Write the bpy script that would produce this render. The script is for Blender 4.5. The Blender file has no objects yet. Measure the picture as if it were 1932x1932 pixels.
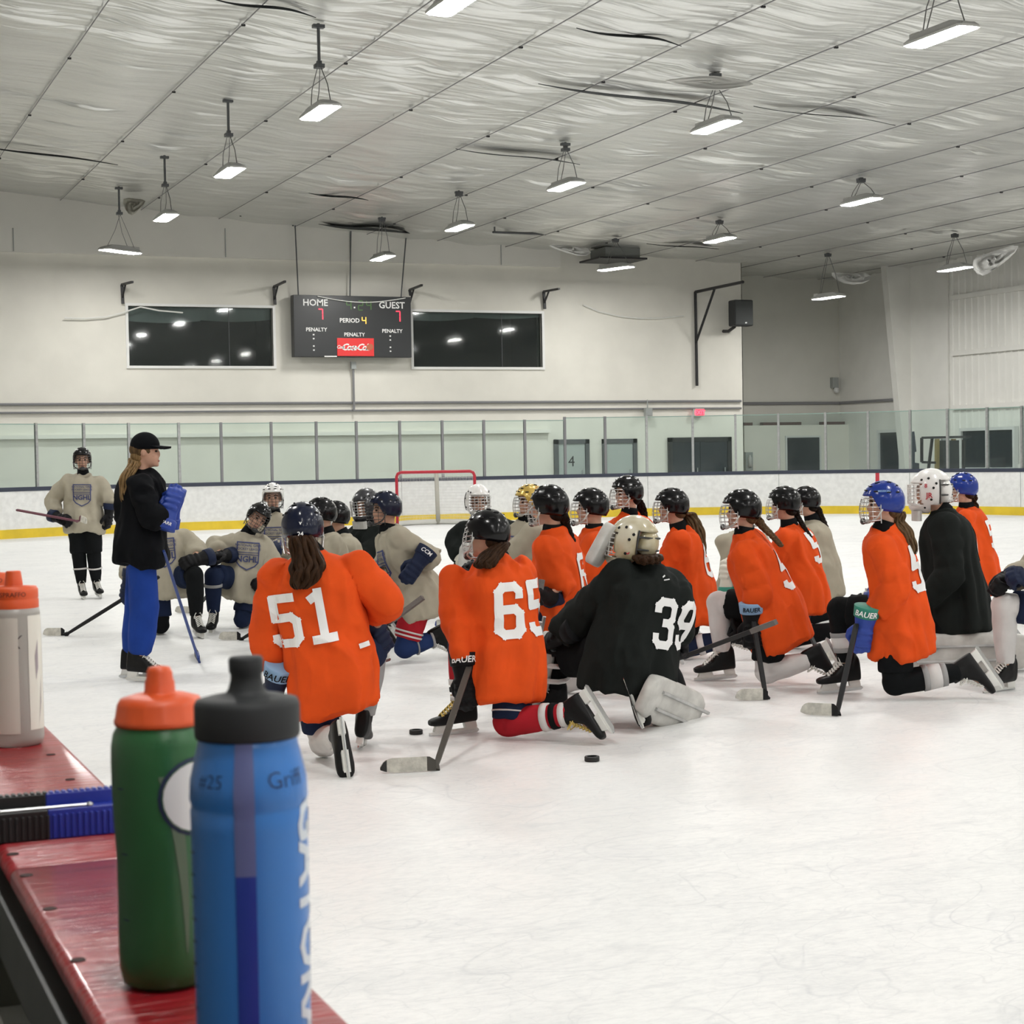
import bpy, bmesh, math, random
import numpy as np
from mathutils import Vector, Matrix
from mathutils.bvhtree import BVHTree
random.seed(7); np.random.seed(7)
S = bpy.context.scene
COL = S.collection
PI = math.pi

# ------------------------------------------------------------------ camera
FPX, CX, CY = 3300.0, 966.0, 966.0
CH = 1.55
TH = math.radians(22.6); PITCH = math.atan(106 / FPX); ROLL = math.radians(1.0)
C0 = Vector((0, 0, CH))
FW = Vector((math.sin(TH), math.cos(TH), 0)); RT = Vector((math.cos(TH), -math.sin(TH), 0)); UP = Vector((0, 0, 1))
cf = FW * math.cos(PITCH) - UP * math.sin(PITCH)
cu0 = RT.cross(cf)
cr = RT * math.cos(ROLL) - cu0 * math.sin(ROLL)
cu = cu0 * math.cos(ROLL) + RT * math.sin(ROLL)
cd = bpy.data.cameras.new('camera'); cam = bpy.data.objects.new('camera', cd); COL.objects.link(cam)
cd.sensor_width = 36; cd.lens = 36 * FPX / 1932; cd.clip_start = 0.05; cd.clip_end = 300
cam.matrix_world = Matrix(((cr.x, cu.x, -cf.x, C0.x), (cr.y, cu.y, -cf.y, C0.y), (cr.z, cu.z, -cf.z, C0.z), (0, 0, 0, 1)))
cd.dof.use_dof = True; cd.dof.focus_distance = 11.0; cd.dof.aperture_fstop = 22.0
S.camera = cam
# ------------------------------------------------------------------ world and exposure (an indoor hall: its lamps give the light)
W = bpy.data.worlds.new('world'); S.world = W; W.use_nodes = True
W.node_tree.nodes['Background'].inputs[0].default_value = (0.75, 0.8, 0.85, 1)
W.node_tree.nodes['Background'].inputs[1].default_value = 0.05
S.view_settings.view_transform = 'Standard'; S.view_settings.look = 'None'
S.view_settings.exposure = 0.0; S.view_settings.gamma = 1.0; S.view_settings.use_curve_mapping = False
LAMP_POWER = 145.0
try:
    cy = S.cycles; cy.max_bounces = 7; cy.diffuse_bounces = 6; cy.glossy_bounces = 3; cy.transmission_bounces = 4; cy.transparent_max_bounces = 8; cy.use_adaptive_sampling = True; cy.adaptive_threshold = 0.07; cy.caustics_reflective = False; cy.caustics_refractive = False
except AttributeError:
    pass

def ray(px, py):
    return cf + cr * ((px - CX) / FPX) - cu * ((py - CY) / FPX)
def at(px, py, Z):                       # point seen at a pixel, Z metres ahead (measured horizontally)
    d = ray(px, py); return C0 + d * (Z / d.dot(FW))
def gnd(px, py, z=0.0):
    d = ray(px, py); return C0 + d * ((z - CH) / d.z)
def onY(px, py, Y):
    d = ray(px, py); return C0 + d * (Y / d.y)
def onX(px, py, X):
    d = ray(px, py); return C0 + d * (X / d.x)
def zdepth(p): return (Vector(p) - C0).dot(FW)

# ------------------------------------------------------------------ materials
MATS = {}
def mat(name, col, rough=0.6, metal=0.0, spec=0.5, noise=0.0, nscale=8.0, bump=0.0, bscale=40.0, coat=0.0, sheen=0.0,
        col2=None, stretch=None, detail=3.0):
    if name in MATS: return MATS[name]
    m = bpy.data.materials.new(name); m.use_nodes = True; nt = m.node_tree; b = nt.nodes['Principled BSDF']
    b.inputs['Base Color'].default_value = (*col, 1); b.inputs['Roughness'].default_value = rough
    b.inputs['Metallic'].default_value = metal; b.inputs['Specular IOR Level'].default_value = spec
    b.inputs['Coat Weight'].default_value = coat; b.inputs['Coat Roughness'].default_value = 0.08
    b.inputs['Sheen Weight'].default_value = sheen
    if noise or bump:
        tc = nt.nodes.new('ShaderNodeTexCoord'); mp = nt.nodes.new('ShaderNodeMapping')
        nt.links.new(tc.outputs['Object'], mp.inputs['Vector'])
        if stretch: mp.inputs['Scale'].default_value = stretch
    if noise:
        n = nt.nodes.new('ShaderNodeTexNoise'); n.inputs['Scale'].default_value = nscale; n.inputs['Detail'].default_value = detail
        nt.links.new(mp.outputs[0], n.inputs['Vector'])
        r = nt.nodes.new('ShaderNodeValToRGB')
        c2 = col2 if col2 else tuple(c * (1 - noise) for c in col)
        r.color_ramp.elements[0].position = 0.35; r.color_ramp.elements[1].position = 0.65
        r.color_ramp.elements[0].color = (*c2, 1); r.color_ramp.elements[1].color = (*col, 1)
        nt.links.new(n.outputs['Fac'], r.inputs[0]); nt.links.new(r.outputs[0], b.inputs['Base Color'])
    if bump:
        n2 = nt.nodes.new('ShaderNodeTexNoise'); n2.inputs['Scale'].default_value = bscale; n2.inputs['Detail'].default_value = 3
        nt.links.new(mp.outputs[0], n2.inputs['Vector'])
        bp = nt.nodes.new('ShaderNodeBump'); bp.inputs['Strength'].default_value = bump; bp.inputs['Distance'].default_value = 0.01
        nt.links.new(n2.outputs['Fac'], bp.inputs['Height']); nt.links.new(bp.outputs[0], b.inputs['Normal'])
    MATS[name] = m; return m
def emit(name, col, s, base=(0.8, 0.8, 0.8)):
    if name in MATS: return MATS[name]
    m = mat(name, base, 0.4); b = m.node_tree.nodes['Principled BSDF']
    b.inputs['Emission Color'].default_value = (*col, 1); b.inputs['Emission Strength'].default_value = s
    return m
def glassmat(name, tint, haze=0.06, hazecol=(0.8, 0.9, 0.88), refl=0.05):
    if name in MATS: return MATS[name]
    m = bpy.data.materials.new(name); m.use_nodes = True; nt = m.node_tree; nt.nodes.clear()
    o = nt.nodes.new('ShaderNodeOutputMaterial'); t = nt.nodes.new('ShaderNodeBsdfTransparent'); t.inputs[0].default_value = (*tint, 1)
    g = nt.nodes.new('ShaderNodeBsdfGlossy'); g.inputs['Roughness'].default_value = 0.04
    d = nt.nodes.new('ShaderNodeBsdfDiffuse'); d.inputs[0].default_value = (*hazecol, 1)
    m1 = nt.nodes.new('ShaderNodeMixShader'); m1.inputs[0].default_value = haze
    m2 = nt.nodes.new('ShaderNodeMixShader')
    fr = nt.nodes.new('ShaderNodeFresnel'); fr.inputs[0].default_value = 1.0 + refl * 9
    nt.links.new(t.outputs[0], m1.inputs[1]); nt.links.new(d.outputs[0], m1.inputs[2])
    nt.links.new(fr.outputs[0], m2.inputs[0]); nt.links.new(m1.outputs[0], m2.inputs[1]); nt.links.new(g.outputs[0], m2.inputs[2])
    nt.links.new(m2.outputs[0], o.inputs[0]); MATS[name] = m; return m

# ------------------------------------------------------------------ object helpers
def wm(o):
    return (wm(o.parent) @ o.matrix_parent_inverse if o.parent else Matrix()) @ o.matrix_basis
def link(o, parent=None):                # children keep world coordinates
    COL.objects.link(o)
    if parent is not None:
        o.parent = parent; o.matrix_parent_inverse = wm(parent).inverted()
    return o
def mesh(name, v, f):
    me = bpy.data.meshes.new(name); me.from_pydata([tuple(p) for p in v], [], [tuple(q) for q in f]); me.update(); return me
def obj(name, v, f, m=None, parent=None, smooth=False, matrix=None):
    me = mesh(name, v, f)
    if m: me.materials.append(m)
    if smooth: me.polygons.foreach_set('use_smooth', [True] * len(me.polygons))
    o = bpy.data.objects.new(name, me); link(o, parent)
    if matrix is not None: o.matrix_basis = matrix
    return o
def inst(name, me, m=None, parent=None, matrix=None):
    o = bpy.data.objects.new(name, me); link(o, parent)
    if matrix is not None: o.matrix_basis = matrix
    if m:
        if not me.materials: me.materials.append(m)
        o.material_slots[0].link = 'OBJECT'; o.material_slots[0].material = m
    return o
def empty(name, loc=(0, 0, 0), label=None, cat=None, group=None):
    o = bpy.data.objects.new(name, None); o.location = loc; o.empty_display_size = 0.1; COL.objects.link(o)
    return tag(o, label, cat, group)
def tag(o, label=None, cat=None, group=None, kind=None):
    if label: o['label'] = label
    if cat: o['category'] = cat
    if group: o['group'] = group
    if kind: o['kind'] = kind
    return o
def struct(o, label, cat='structure'):
    return tag(o, label, cat, kind='structure')
class MB:
    """collects simple shapes into one mesh"""
    def __init__(s): s.v = []; s.f = []
    def add(s, v, f):
        n = len(s.v); s.v += [Vector(p) for p in v]; s.f += [tuple(i + n for i in q) for q in f]; return s
    def box(s, a, b):
        x0, x1 = sorted((a[0], b[0])); y0, y1 = sorted((a[1], b[1])); z0, z1 = sorted((a[2], b[2]))
        return s.add([(x0, y0, z0), (x1, y0, z0), (x1, y1, z0), (x0, y1, z0), (x0, y0, z1), (x1, y0, z1), (x1, y1, z1), (x0, y1, z1)],
                     [(0, 3, 2, 1), (4, 5, 6, 7), (0, 1, 5, 4), (1, 2, 6, 5), (2, 3, 7, 6), (3, 0, 4, 7)])
    def obox(s, c, ax, ay, az):          # oriented box: centre and three half-axis vectors
        c, ax, ay, az = map(Vector, (c, ax, ay, az))
        p = [c + ax * i + ay * j + az * k for k in (-1, 1) for j in (-1, 1) for i in (-1, 1)]
        return s.add(p, [(0, 2, 3, 1), (4, 5, 7, 6), (0, 1, 5, 4), (1, 3, 7, 5), (3, 2, 6, 7), (2, 0, 4, 6)])
    def tube(s, pts, r, n=6, closed=False):
        pts = [Vector(p) for p in pts]
        rs = r if isinstance(r, (list, tuple)) else [r] * len(pts)
        rings = []
        pu = None
        for i, p in enumerate(pts):
            t = (pts[min(i + 1, len(pts) - 1)] - pts[max(i - 1, 0)]).normalized()
            if pu is None: pu = t.orthogonal().normalized()
            pu = (pu - t * pu.dot(t));
            pu = pu.normalized() if pu.length > 1e-6 else t.orthogonal().normalized()
            w = t.cross(pu)
            rings.append([p + (pu * math.cos(2 * PI * k / n) + w * math.sin(2 * PI * k / n)) * rs[i] for k in range(n)])
        return s.rings(rings)
    def rings(s, rings, cap=True):
        n = len(rings[0]); v = [p for r in rings for p in r]; f = []
        for i in range(len(rings) - 1):
            for k in range(n):
                a = i * n + k; b = i * n + (k + 1) % n
                f.append((a, b, b + n, a + n))
        if cap:
            f.append(tuple(range(n - 1, -1, -1))); m = (len(rings) - 1) * n; f.append(tuple(m + k for k in range(n)))
        return s.add(v, f)
    def lathe(s, prof, n=32, c=(0, 0, 0)):
        c = Vector(c)
        return s.rings([[c + Vector((r * math.cos(2 * PI * k / n), r * math.sin(2 * PI * k / n), z)) for k in range(n)] for r, z in prof])
    def ell(s, c, ax, ay, az, nu=16, nv=10):
        c, ax, ay, az = map(Vector, (c, ax, ay, az))
        rings = []
        for j in range(1, nv):
            t = PI * j / nv
            rings.append([c + (ax * math.cos(2 * PI * k / nu) + ay * math.sin(2 * PI * k / nu)) * math.sin(t) - az * math.cos(t) for k in range(nu)])
        return s.rings(rings)
    def build(s, name, m=None, parent=None, smooth=False):
        return obj(name, s.v, s.f, m, parent, smooth)
    def mesh(s, name, m=None, smooth=False):
        me = mesh(name, s.v, s.f)
        if m: me.materials.append(m)
        if smooth: me.polygons.foreach_set('use_smooth', [True] * len(me.polygons))
        return me
def bevel(o, w=0.004, seg=2, ang=0.6):
    b = o.modifiers.new('bevel', 'BEVEL'); b.width = w; b.segments = seg; b.limit_method = 'ANGLE'; b.angle_limit = ang
    return o
# value noise, vectorised
def _h(ix, iy, iz, seed):
    n = (ix.astype(np.int64) * 374761393 + iy.astype(np.int64) * 668265263 + iz.astype(np.int64) * 2147483647 + seed * 1274126177) & 0xffffffff
    n = ((n ^ (n >> 13)) * 1274126177) & 0xffffffff
    n = (n ^ (n >> 16)) & 0xffffff
    return n / float(0xffffff) * 2 - 1
def vnoise(P, seed=0):
    P = np.asarray(P, float); i = np.floor(P).astype(np.int64); f = P - i; f = f * f * (3 - 2 * f)
    r = 0
    for dx in (0, 1):
        for dy in (0, 1):
            for dz in (0, 1):
                w = (f[:, 0] if dx else 1 - f[:, 0]) * (f[:, 1] if dy else 1 - f[:, 1]) * (f[:, 2] if dz else 1 - f[:, 2])
                r = r + w * _h(i[:, 0] + dx, i[:, 1] + dy, i[:, 2] + dz, seed)
    return r
# temporary scene to evaluate modifiers and text
TMP = bpy.data.scenes.new('tmp')
def evaluated(o):
    TMP.collection.objects.link(o); vl = TMP.view_layers[0]; vl.update(); dg = vl.depsgraph; dg.update()
    me = bpy.data.meshes.new_from_object(o.evaluated_get(dg), depsgraph=dg)
    TMP.collection.objects.unlink(o); return me
_text = {}
def text2d(s, bold=0.0, shear=0.0, space=1.0):
    """flat text mesh, cap height 1, centred: (verts as (x, y), faces)"""
    key = (s, bold, shear, space)
    if key in _text: return _text[key]
    c = bpy.data.curves.new('txt', 'FONT'); c.body = s; c.size = 1.0; c.offset = bold; c.shear = shear; c.resolution_u = 2
    c.space_character = space; c.fill_mode = 'FRONT'
    o = bpy.data.objects.new('txt', c); me = evaluated(o)
    v = np.array([p.co[:2] for p in me.vertices]); f = [tuple(p.vertices) for p in me.polygons]
    bpy.data.objects.remove(o); bpy.data.curves.remove(c); bpy.data.meshes.remove(me)
    h = 0.70
    mid = (v.max(0) + v.min(0)) / 2
    v = (v - np.array([mid[0], h / 2])) / h
    _text[key] = (v, f); return _text[key]
def text_on(name, s, c, right, up, size, m, parent=None, lift=0.0, **kw):
    """text as flat print standing at c in the plane right/up"""
    v, f = text2d(s, **kw); c = Vector(c); r = Vector(right).normalized(); u = Vector(up).normalized(); n = r.cross(u)
    return obj(name, [c + r * (p[0] * size) + u * (p[1] * size) + n * lift for p in v], f, m, parent)
# ================================================================== THE HALL
WALLY, RECY, SIDEX, RETX = 46.0, 49.0, 32.2, 26.75
def zc(X): return 8.95 - 0.108 * X + 0.0016 * X * X
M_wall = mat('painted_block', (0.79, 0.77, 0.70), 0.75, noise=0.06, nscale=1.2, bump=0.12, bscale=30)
M_wall2 = mat('painted_upper_panel', (0.80, 0.785, 0.73), 0.7, noise=0.05, nscale=0.8)
M_metalw = mat('white_liner_steel', (0.78, 0.775, 0.735), 0.55, noise=0.05, nscale=1.5)
M_black = mat('black_steel', (0.012, 0.012, 0.014), 0.45)
M_dkgrey = mat('dark_grey_paint', (0.09, 0.095, 0.10), 0.5)
M_grey = mat('grey_paint', (0.33, 0.35, 0.34), 0.5)
M_lgrey = mat('light_grey_enamel', (0.66, 0.67, 0.66), 0.4)
M_white = mat('white_enamel', (0.80, 0.80, 0.78), 0.4)
M_galv = mat('galvanised_steel', (0.42, 0.43, 0.43), 0.38, metal=0.8, noise=0.2, nscale=20)
M_dark = mat('dark_room', (0.018, 0.022, 0.024), 0.8)
M_pipe = mat('grey_conduit', (0.22, 0.22, 0.23), 0.5)
M_cable = mat('white_cable', (0.8, 0.8, 0.76), 0.5)

# --- ice
def rink_path(n=14, X0=0.28, X1=26.0, Y0=-22.0, Y1=39.0, R=8.5):
    p = []
    for cx, cy, a0 in ((X1 - R, Y1 - R, 90), (X1 - R, Y0 + R, 0), (X0 + R, Y0 + R, -90), (X0 + R, Y1 - R, -180)):
        for k in range(n + 1):
            a = math.radians(a0 - 90 * k / n); p.append((cx + R * math.cos(a), cy + R * math.sin(a)))
    return p
def ice_material():
    m = bpy.data.materials.new('skated_ice'); m.use_nodes = True; nt = m.node_tree; b = nt.nodes['Principled BSDF']
    L = nt.links.new; N = nt.nodes.new
    tc = N('ShaderNodeTexCoord')
    def tex(scale, rot, st, detail=4, rough=0.6, dist=0.0):
        mp = N('ShaderNodeMapping'); mp.inputs['Rotation'].default_value = (0, 0, math.radians(rot)); mp.inputs['Scale'].default_value = st
        L(tc.outputs['Object'], mp.inputs['Vector']); n = N('ShaderNodeTexNoise'); n.inputs['Scale'].default_value = scale
        n.inputs['Detail'].default_value = detail; n.inputs['Roughness'].default_value = rough; n.inputs['Distortion'].default_value = dist
        L(mp.outputs[0], n.inputs['Vector']); return n.outputs['Fac']
    def ramp(x, a, b_, ca=0.0, cb=1.0):
        r = N('ShaderNodeMapRange'); r.inputs[1].default_value = a; r.inputs[2].default_value = b_; r.inputs[3].default_value = ca; r.inputs[4].default_value = cb
        L(x, r.inputs[0]); return r.outputs[0]
    def mul(x, y, op='MULTIPLY'):
        k = N('ShaderNodeMath'); k.operation = op
        for i, q in enumerate((x, y)):
            if isinstance(q, float): k.inputs[i].default_value = q
            else: L(q, k.inputs[i])
        return k.outputs[0]
    def line(scale, rot, st, w, amt, detail=1.0):      # thin curved skate cuts: the zero line of a noise
        f = tex(scale, rot, st, detail, 0.5, 0.6); d = mul(f, 0.5, 'SUBTRACT'); k = N('ShaderNodeMath'); k.operation = 'ABSOLUTE'; L(d, k.inputs[0])
        return ramp(k.outputs[0], 0.0, w, amt, 0.0)
    s = None
    for q in (line(0.9, 10, (1, 1.6, 1), .006, .22), line(1.3, 50, (1, 2.0, 1), .006, .20), line(1.1, -40, (1, 2.2, 1), .006, .20), line(2.1, 80, (1, 1.5, 1), .008, .16), line(3.3, 20, (1, 1.8, 1), .010, .12), line(2.7, -70, (1, 2, 1), .009, .12)):
        s = q if s is None else mul(s, q, 'MAXIMUM')
    patchy = ramp(tex(0.5, 30, (1, 1, 1), 3), 0.35, 0.65, 0.25, 1.0)
    s = mul(s, patchy)
    fine = ramp(tex(22.0, 15, (0.7, 1.6, 1), 3, 0.75), 0.42, 0.72, 0.0, 0.16)
    big = ramp(tex(0.22, 0, (1, 1, 1), 3), 0.38, 0.7, 0.0, 0.10)
    mid = ramp(tex(2.4, 12, (0.8, 1.3, 1), 4, 0.72), 0.45, 0.75, 0.0, 0.16)
    tot = mul(mul(mul(s, big, 'ADD'), mid, 'ADD'), fine, 'ADD')
    mx = N('ShaderNodeMix'); mx.data_type = 'RGBA'; L(tot, mx.inputs[0])
    mx.inputs[6].default_value = (0.86, 0.86, 0.845, 1); mx.inputs[7].default_value = (0.36, 0.38, 0.42, 1)
    L(mx.outputs[2], b.inputs['Base Color'])
    rr = ramp(tot, 0.0, 0.35, 0.34, 0.65); L(rr, b.inputs['Roughness'])
    b.inputs['Specular IOR Level'].default_value = 0.35
    bp = N('ShaderNodeBump'); bp.inputs['Strength'].default_value = 0.25; bp.inputs['Distance'].default_value = 0.004
    L(mid, bp.inputs['Height']); L(bp.outputs[0], b.inputs['Normal'])
    return m
RP = rink_path()
ice = obj('floor_ice', [(x, y, 0) for x, y in RP], [tuple(range(len(RP) - 1, -1, -1))], ice_material())
struct(ice, 'white scratched ice sheet of the rink', 'ice')
slab = MB().box((-8, -28, -0.3), (SIDEX, RECY, -0.02)).build('floor_concrete', mat('concrete', (0.30, 0.30, 0.29), 0.8, noise=0.2, nscale=2))
struct(slab, 'grey concrete floor around the rink', 'floor')

# --- ceiling: wrinkled plastic liner hung over cables
def make_ceiling():
    xs = np.linspace(-8, SIDEX, 150); ys = np.concatenate([np.arange(-28, 14, 0.5), np.arange(14, RECY + 0.02, 0.042)])
    X, Y = np.meshgrid(xs, ys, indexing='ij'); x = X.ravel(); y = Y.ravel()
    t = ((x - 4.70) / 2.05) % 1.0
    sag = np.sin(PI * t) ** 2
    yy = y + 0.16 * sag
    n1 = vnoise(np.stack([x * 0.55, yy * 2.6, 0 * x], 1), 1)
    n2 = vnoise(np.stack([x * 0.9, yy * 6.0, 0 * x + 3], 1), 2)
    n3 = vnoise(np.stack([x * 0.18, yy * 0.5, 0 * x + 7], 1), 3)
    n4 = vnoise(np.stack([x * 0.3, yy * 0.95, 0 * x + 5], 1), 4)
    far = np.clip((y - 36) / 10, 0, 1) * 0.5
    amp = 0.35 + 0.65 * np.clip(0.5 + n3, 0, 1)
    rid = 1 - np.abs(n1)
    z = zc(x) + 0.03 + amp * (0.120 * rid ** 3 + 0.060 * n2) * (0.40 + 0.6 * sag) * (1 - far) - 0.05 * sag + 0.05 * n4 * sag + 0.07 * np.clip(n3 - 0.25, 0, 1)
    nx, ny = len(xs), len(ys)
    idx = np.arange(nx * ny).reshape(nx, ny)
    f = np.stack([idx[:-1, :-1], idx[:-1, 1:], idx[1:, 1:], idx[1:, :-1]], -1).reshape(-1, 4)
    me = bpy.data.meshes.new('ceiling'); me.from_pydata(np.stack([x, y, z], 1).tolist(), [], f.tolist()); me.update()
    me.polygons.foreach_set('use_smooth', [True] * len(me.polygons))
    m = mat('vinyl_liner', (0.76, 0.765, 0.74), 0.33, metal=0.75, noise=0.08, nscale=0.5, bump=1.0, bscale=2.2, spec=0.55, stretch=(0.22, 3.2, 1))
    m.node_tree.nodes['Bump'].inputs['Distance'].default_value = 0.05
    me.materials.append(m)
    o = bpy.data.objects.new('ceiling', me); link(o); struct(o, 'wrinkled pale grey vinyl liner ceiling over cables', 'ceiling'); return o
ceil = make_ceiling()
roof = MB().add([(-8, -28, 10.6), (SIDEX, -28, 8.4), (SIDEX, RECY, 8.4), (-8, RECY, 10.6)], [(0, 1, 2, 3)]).build('trim_roof_deck', M_dark)
struct(roof, 'dark roof deck above the liner', 'roof')
k = 0
for i in range(-2, 14):                   # the cables that carry the liner
    X = 4.70 + 2.05 * i
    if X > SIDEX - 0.3 or X < 0.3: continue
    cb = MB().tube([(X, y, zc(X) - 0.012) for y in (10, 20, 30, 40, WALLY if X < RETX else RECY)], 0.010, 5)
    o = cb.build('liner_cable', M_pipe, ceil); k += 1
    cl = MB()
    for y in np.arange(15 + (i % 3) * 1.3, 46, 5.2):
        cl.box((X - 0.02, y - 0.02, zc(X) - 0.04), (X + 0.04, y + 0.02, zc(X) - 0.01))
    cl.build('cable_clip', M_black, o)
def tear(px, py, L, w, name='liner_tear'):   # dark gap where a liner seam has opened; lies just under the liner, running across the hall
    zz = 7.9
    for _ in range(6):
        p = gnd(px, py, zz); zz = zc(p.x) - 0.045
    v = []; n = 14
    for j in range(n + 1):
        t = j / n; x = p.x + (t - 0.5) * L; b = math.sin(PI * t); y = p.y + 0.10 * math.sin(2.2 * PI * t) - 0.12 * b
        v += [(x, y - w * b - 0.004, zc(x) - 0.04 - 0.05 * b), (x, y + w * b + 0.004, zc(x) - 0.035)]
    f = [(2 * j, 2 * j + 2, 2 * j + 3, 2 * j + 1) for j in range(n)]
    o = obj(name, v, f, M_dark, ceil); sm = o.modifiers.new('s', 'SOLIDIFY'); sm.thickness = 0.01
    return o
tear(1215, 187, 4.0, 0.20); tear(980, 296, 2.8, 0.17); tear(1560, 219, 3.0, 0.10); tear(85, 292, 3.2, 0.05)
tear(500, 15, 1.6, 0.03); tear(690, 432, 2.6, 0.42); tear(1290, 465, 2.3, 0.12); tear(640, 371, 1.5, 0.04); tear(1190, 70, 1.8, 0.03)

# --- walls
def wall_holes(name, axis, plane, back, u0, u1, z0, ztop, holes, m, parent=None):
    """slab wall with rectangular openings; ztop is a function of u"""
    us = sorted({u0, u1} | {h[i] for h in holes for i in (0, 1)} | set(np.linspace(u0, u1, 8)))
    zs = sorted({z0} | {h[i] for h in holes for i in (2, 3)})
    mb = MB()
    for a, b in zip(us[:-1], us[1:]):
        for zi, c in enumerate(zs):
            top = zi == len(zs) - 1; d = None if top else zs[zi + 1]
            uc = (a + b) / 2; zm = c + 0.01
            if any(h[0] < uc < h[1] and h[2] <= zm < h[3] for h in holes): continue
            da, db = (ztop(a), ztop(b)) if top else (d, d)
            P = lambda u, z, q: (u, q, z) if axis == 'Y' else (q, u, z)
            v = [P(a, c, plane), P(b, c, plane), P(b, db, plane), P(a, da, plane), P(a, c, back), P(b, c, back), P(b, db, back), P(a, da, back)]
            mb.add(v, [(0, 1, 2, 3), (5, 4, 7, 6), (0, 4, 5, 1), (1, 5, 6, 2), (2, 6, 7, 3), (3, 7, 4, 0)])
    return mb.build(name, m, parent)
def rectY(x0, y0, x1, y1, Y):
    a = onY(x0, y0, Y); b = onY(x1, y1, Y); return (a.x, b.x, b.z, a.z)
W1 = rectY(241, 577, 516, 691, WALLY); W2 = rectY(778, 588, 1023, 693, WALLY)
top = lambda u: zc(u) + 0.25
wl = wall_holes('wall_end', 'Y', WALLY, WALLY + 0.35, -8, RETX, -0.05, top, [W1, W2], M_wall)
struct(wl, 'cream painted end wall with two dark windows and the scoreboard', 'wall')
ub = MB(); zt = 6.93
for a, b in zip(np.linspace(-8, RETX - 6, 6)[:-1], np.linspace(-8, RETX - 6, 6)[1:]):
    ub.add([(a, WALLY - 0.10, zt), (b, WALLY - 0.10, zt), (b, WALLY - 0.10, top(b)), (a, WALLY - 0.10, top(a)), (a, WALLY, zt), (b, WALLY, zt)],
           [(0, 1, 2, 3), (0, 4, 5, 1)])
ub.build('upper_panel', M_wall2, wl)
for px in (25, 425, 660, 945):
    p = onY(px, 445, WALLY - 0.12); q = onY(px + 1, 485, WALLY - 0.12)
    MB().tube([(p.x, WALLY - 0.115, p.z + 0.2), (p.x, WALLY - 0.115, 6.95)], 0.012, 5).build('panel_seam', M_grey, wl)
rec = wall_holes('wall_recess', 'Y', RECY, RECY + 0.3, RETX, SIDEX + 0.3, -0.05, top, [], mat('recess_shade_tint', (0.66, 0.655, 0.60), 0.8, noise=0.05, nscale=1))  # shade of the recess put into the colour, darker than the end wall
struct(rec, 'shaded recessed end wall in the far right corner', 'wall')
ret = MB().box((RETX - 0.02, WALLY, 0), (RETX, RECY, 8)).build('wall_return', M_wall); struct(ret, 'short return wall beside the recess', 'wall')
# right wall: ribbed steel liner
sw = MB(); ribs = []
y = -28.0; v = []; 
while y < RECY:
    for dy, dx in ((0, 0), (0.20, 0), (0.225, 0.028), (0.275, 0.028), (0.30, 0)):
        v.append((SIDEX - dx, y + dy))
    y += 0.30
vv = [(a, b, z) for a, b in v for z in (0.0, 7.6)]
sw.add(vv, [(2 * i, 2 * i + 1, 2 * i + 3, 2 * i + 2) for i in range(len(v) - 1)])
side = sw.build('wall_right', M_metalw); struct(side, 'white ribbed steel side wall on the far right', 'wall')
for z in (1.0, 4.35, 6.0, 2.75):
    MB().box((SIDEX - 0.10, 12, z - 0.07), (SIDEX - 0.03, 43.0, z + 0.07)).build('wall_girt', M_metalw, side)
MB().box((SIDEX - 0.06, 43.2, 0), (SIDEX - 0.01, RECY, 7.6)).build('smooth_liner_panel', M_metalw, side)
colm = MB(); cy0 = 45.2                     # tapered frame column
pb = [(SIDEX - 0.06, 0), (SIDEX - 0.22, 0), (SIDEX - 0.95, 7.35), (SIDEX - 0.06, 7.35)]
colm.add([(a, cy0 + s, z) for s in (-0.14, 0.14) for a, z in pb], [(0, 1, 2, 3), (7, 6, 5, 4), (0, 4, 5, 1), (1, 5, 6, 2), (2, 6, 7, 3), (3, 7, 4, 0)])
cm = colm.build('trim_column', M_metalw); struct(cm, 'white tapered steel column leaning along the right wall', 'column')
for nm, a, b, lab in (('wall_left', (-8.3, -28, -0.05), (-8, RECY, 10.2), 'cream wall on the bench side, out of frame'), ('wall_back', (-8, -28.3, -0.05), (SIDEX, -28, 10.2), 'cream wall behind the photographer')):
    struct(MB().box(a, b).build(nm, M_wall), lab, 'wall')

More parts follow.
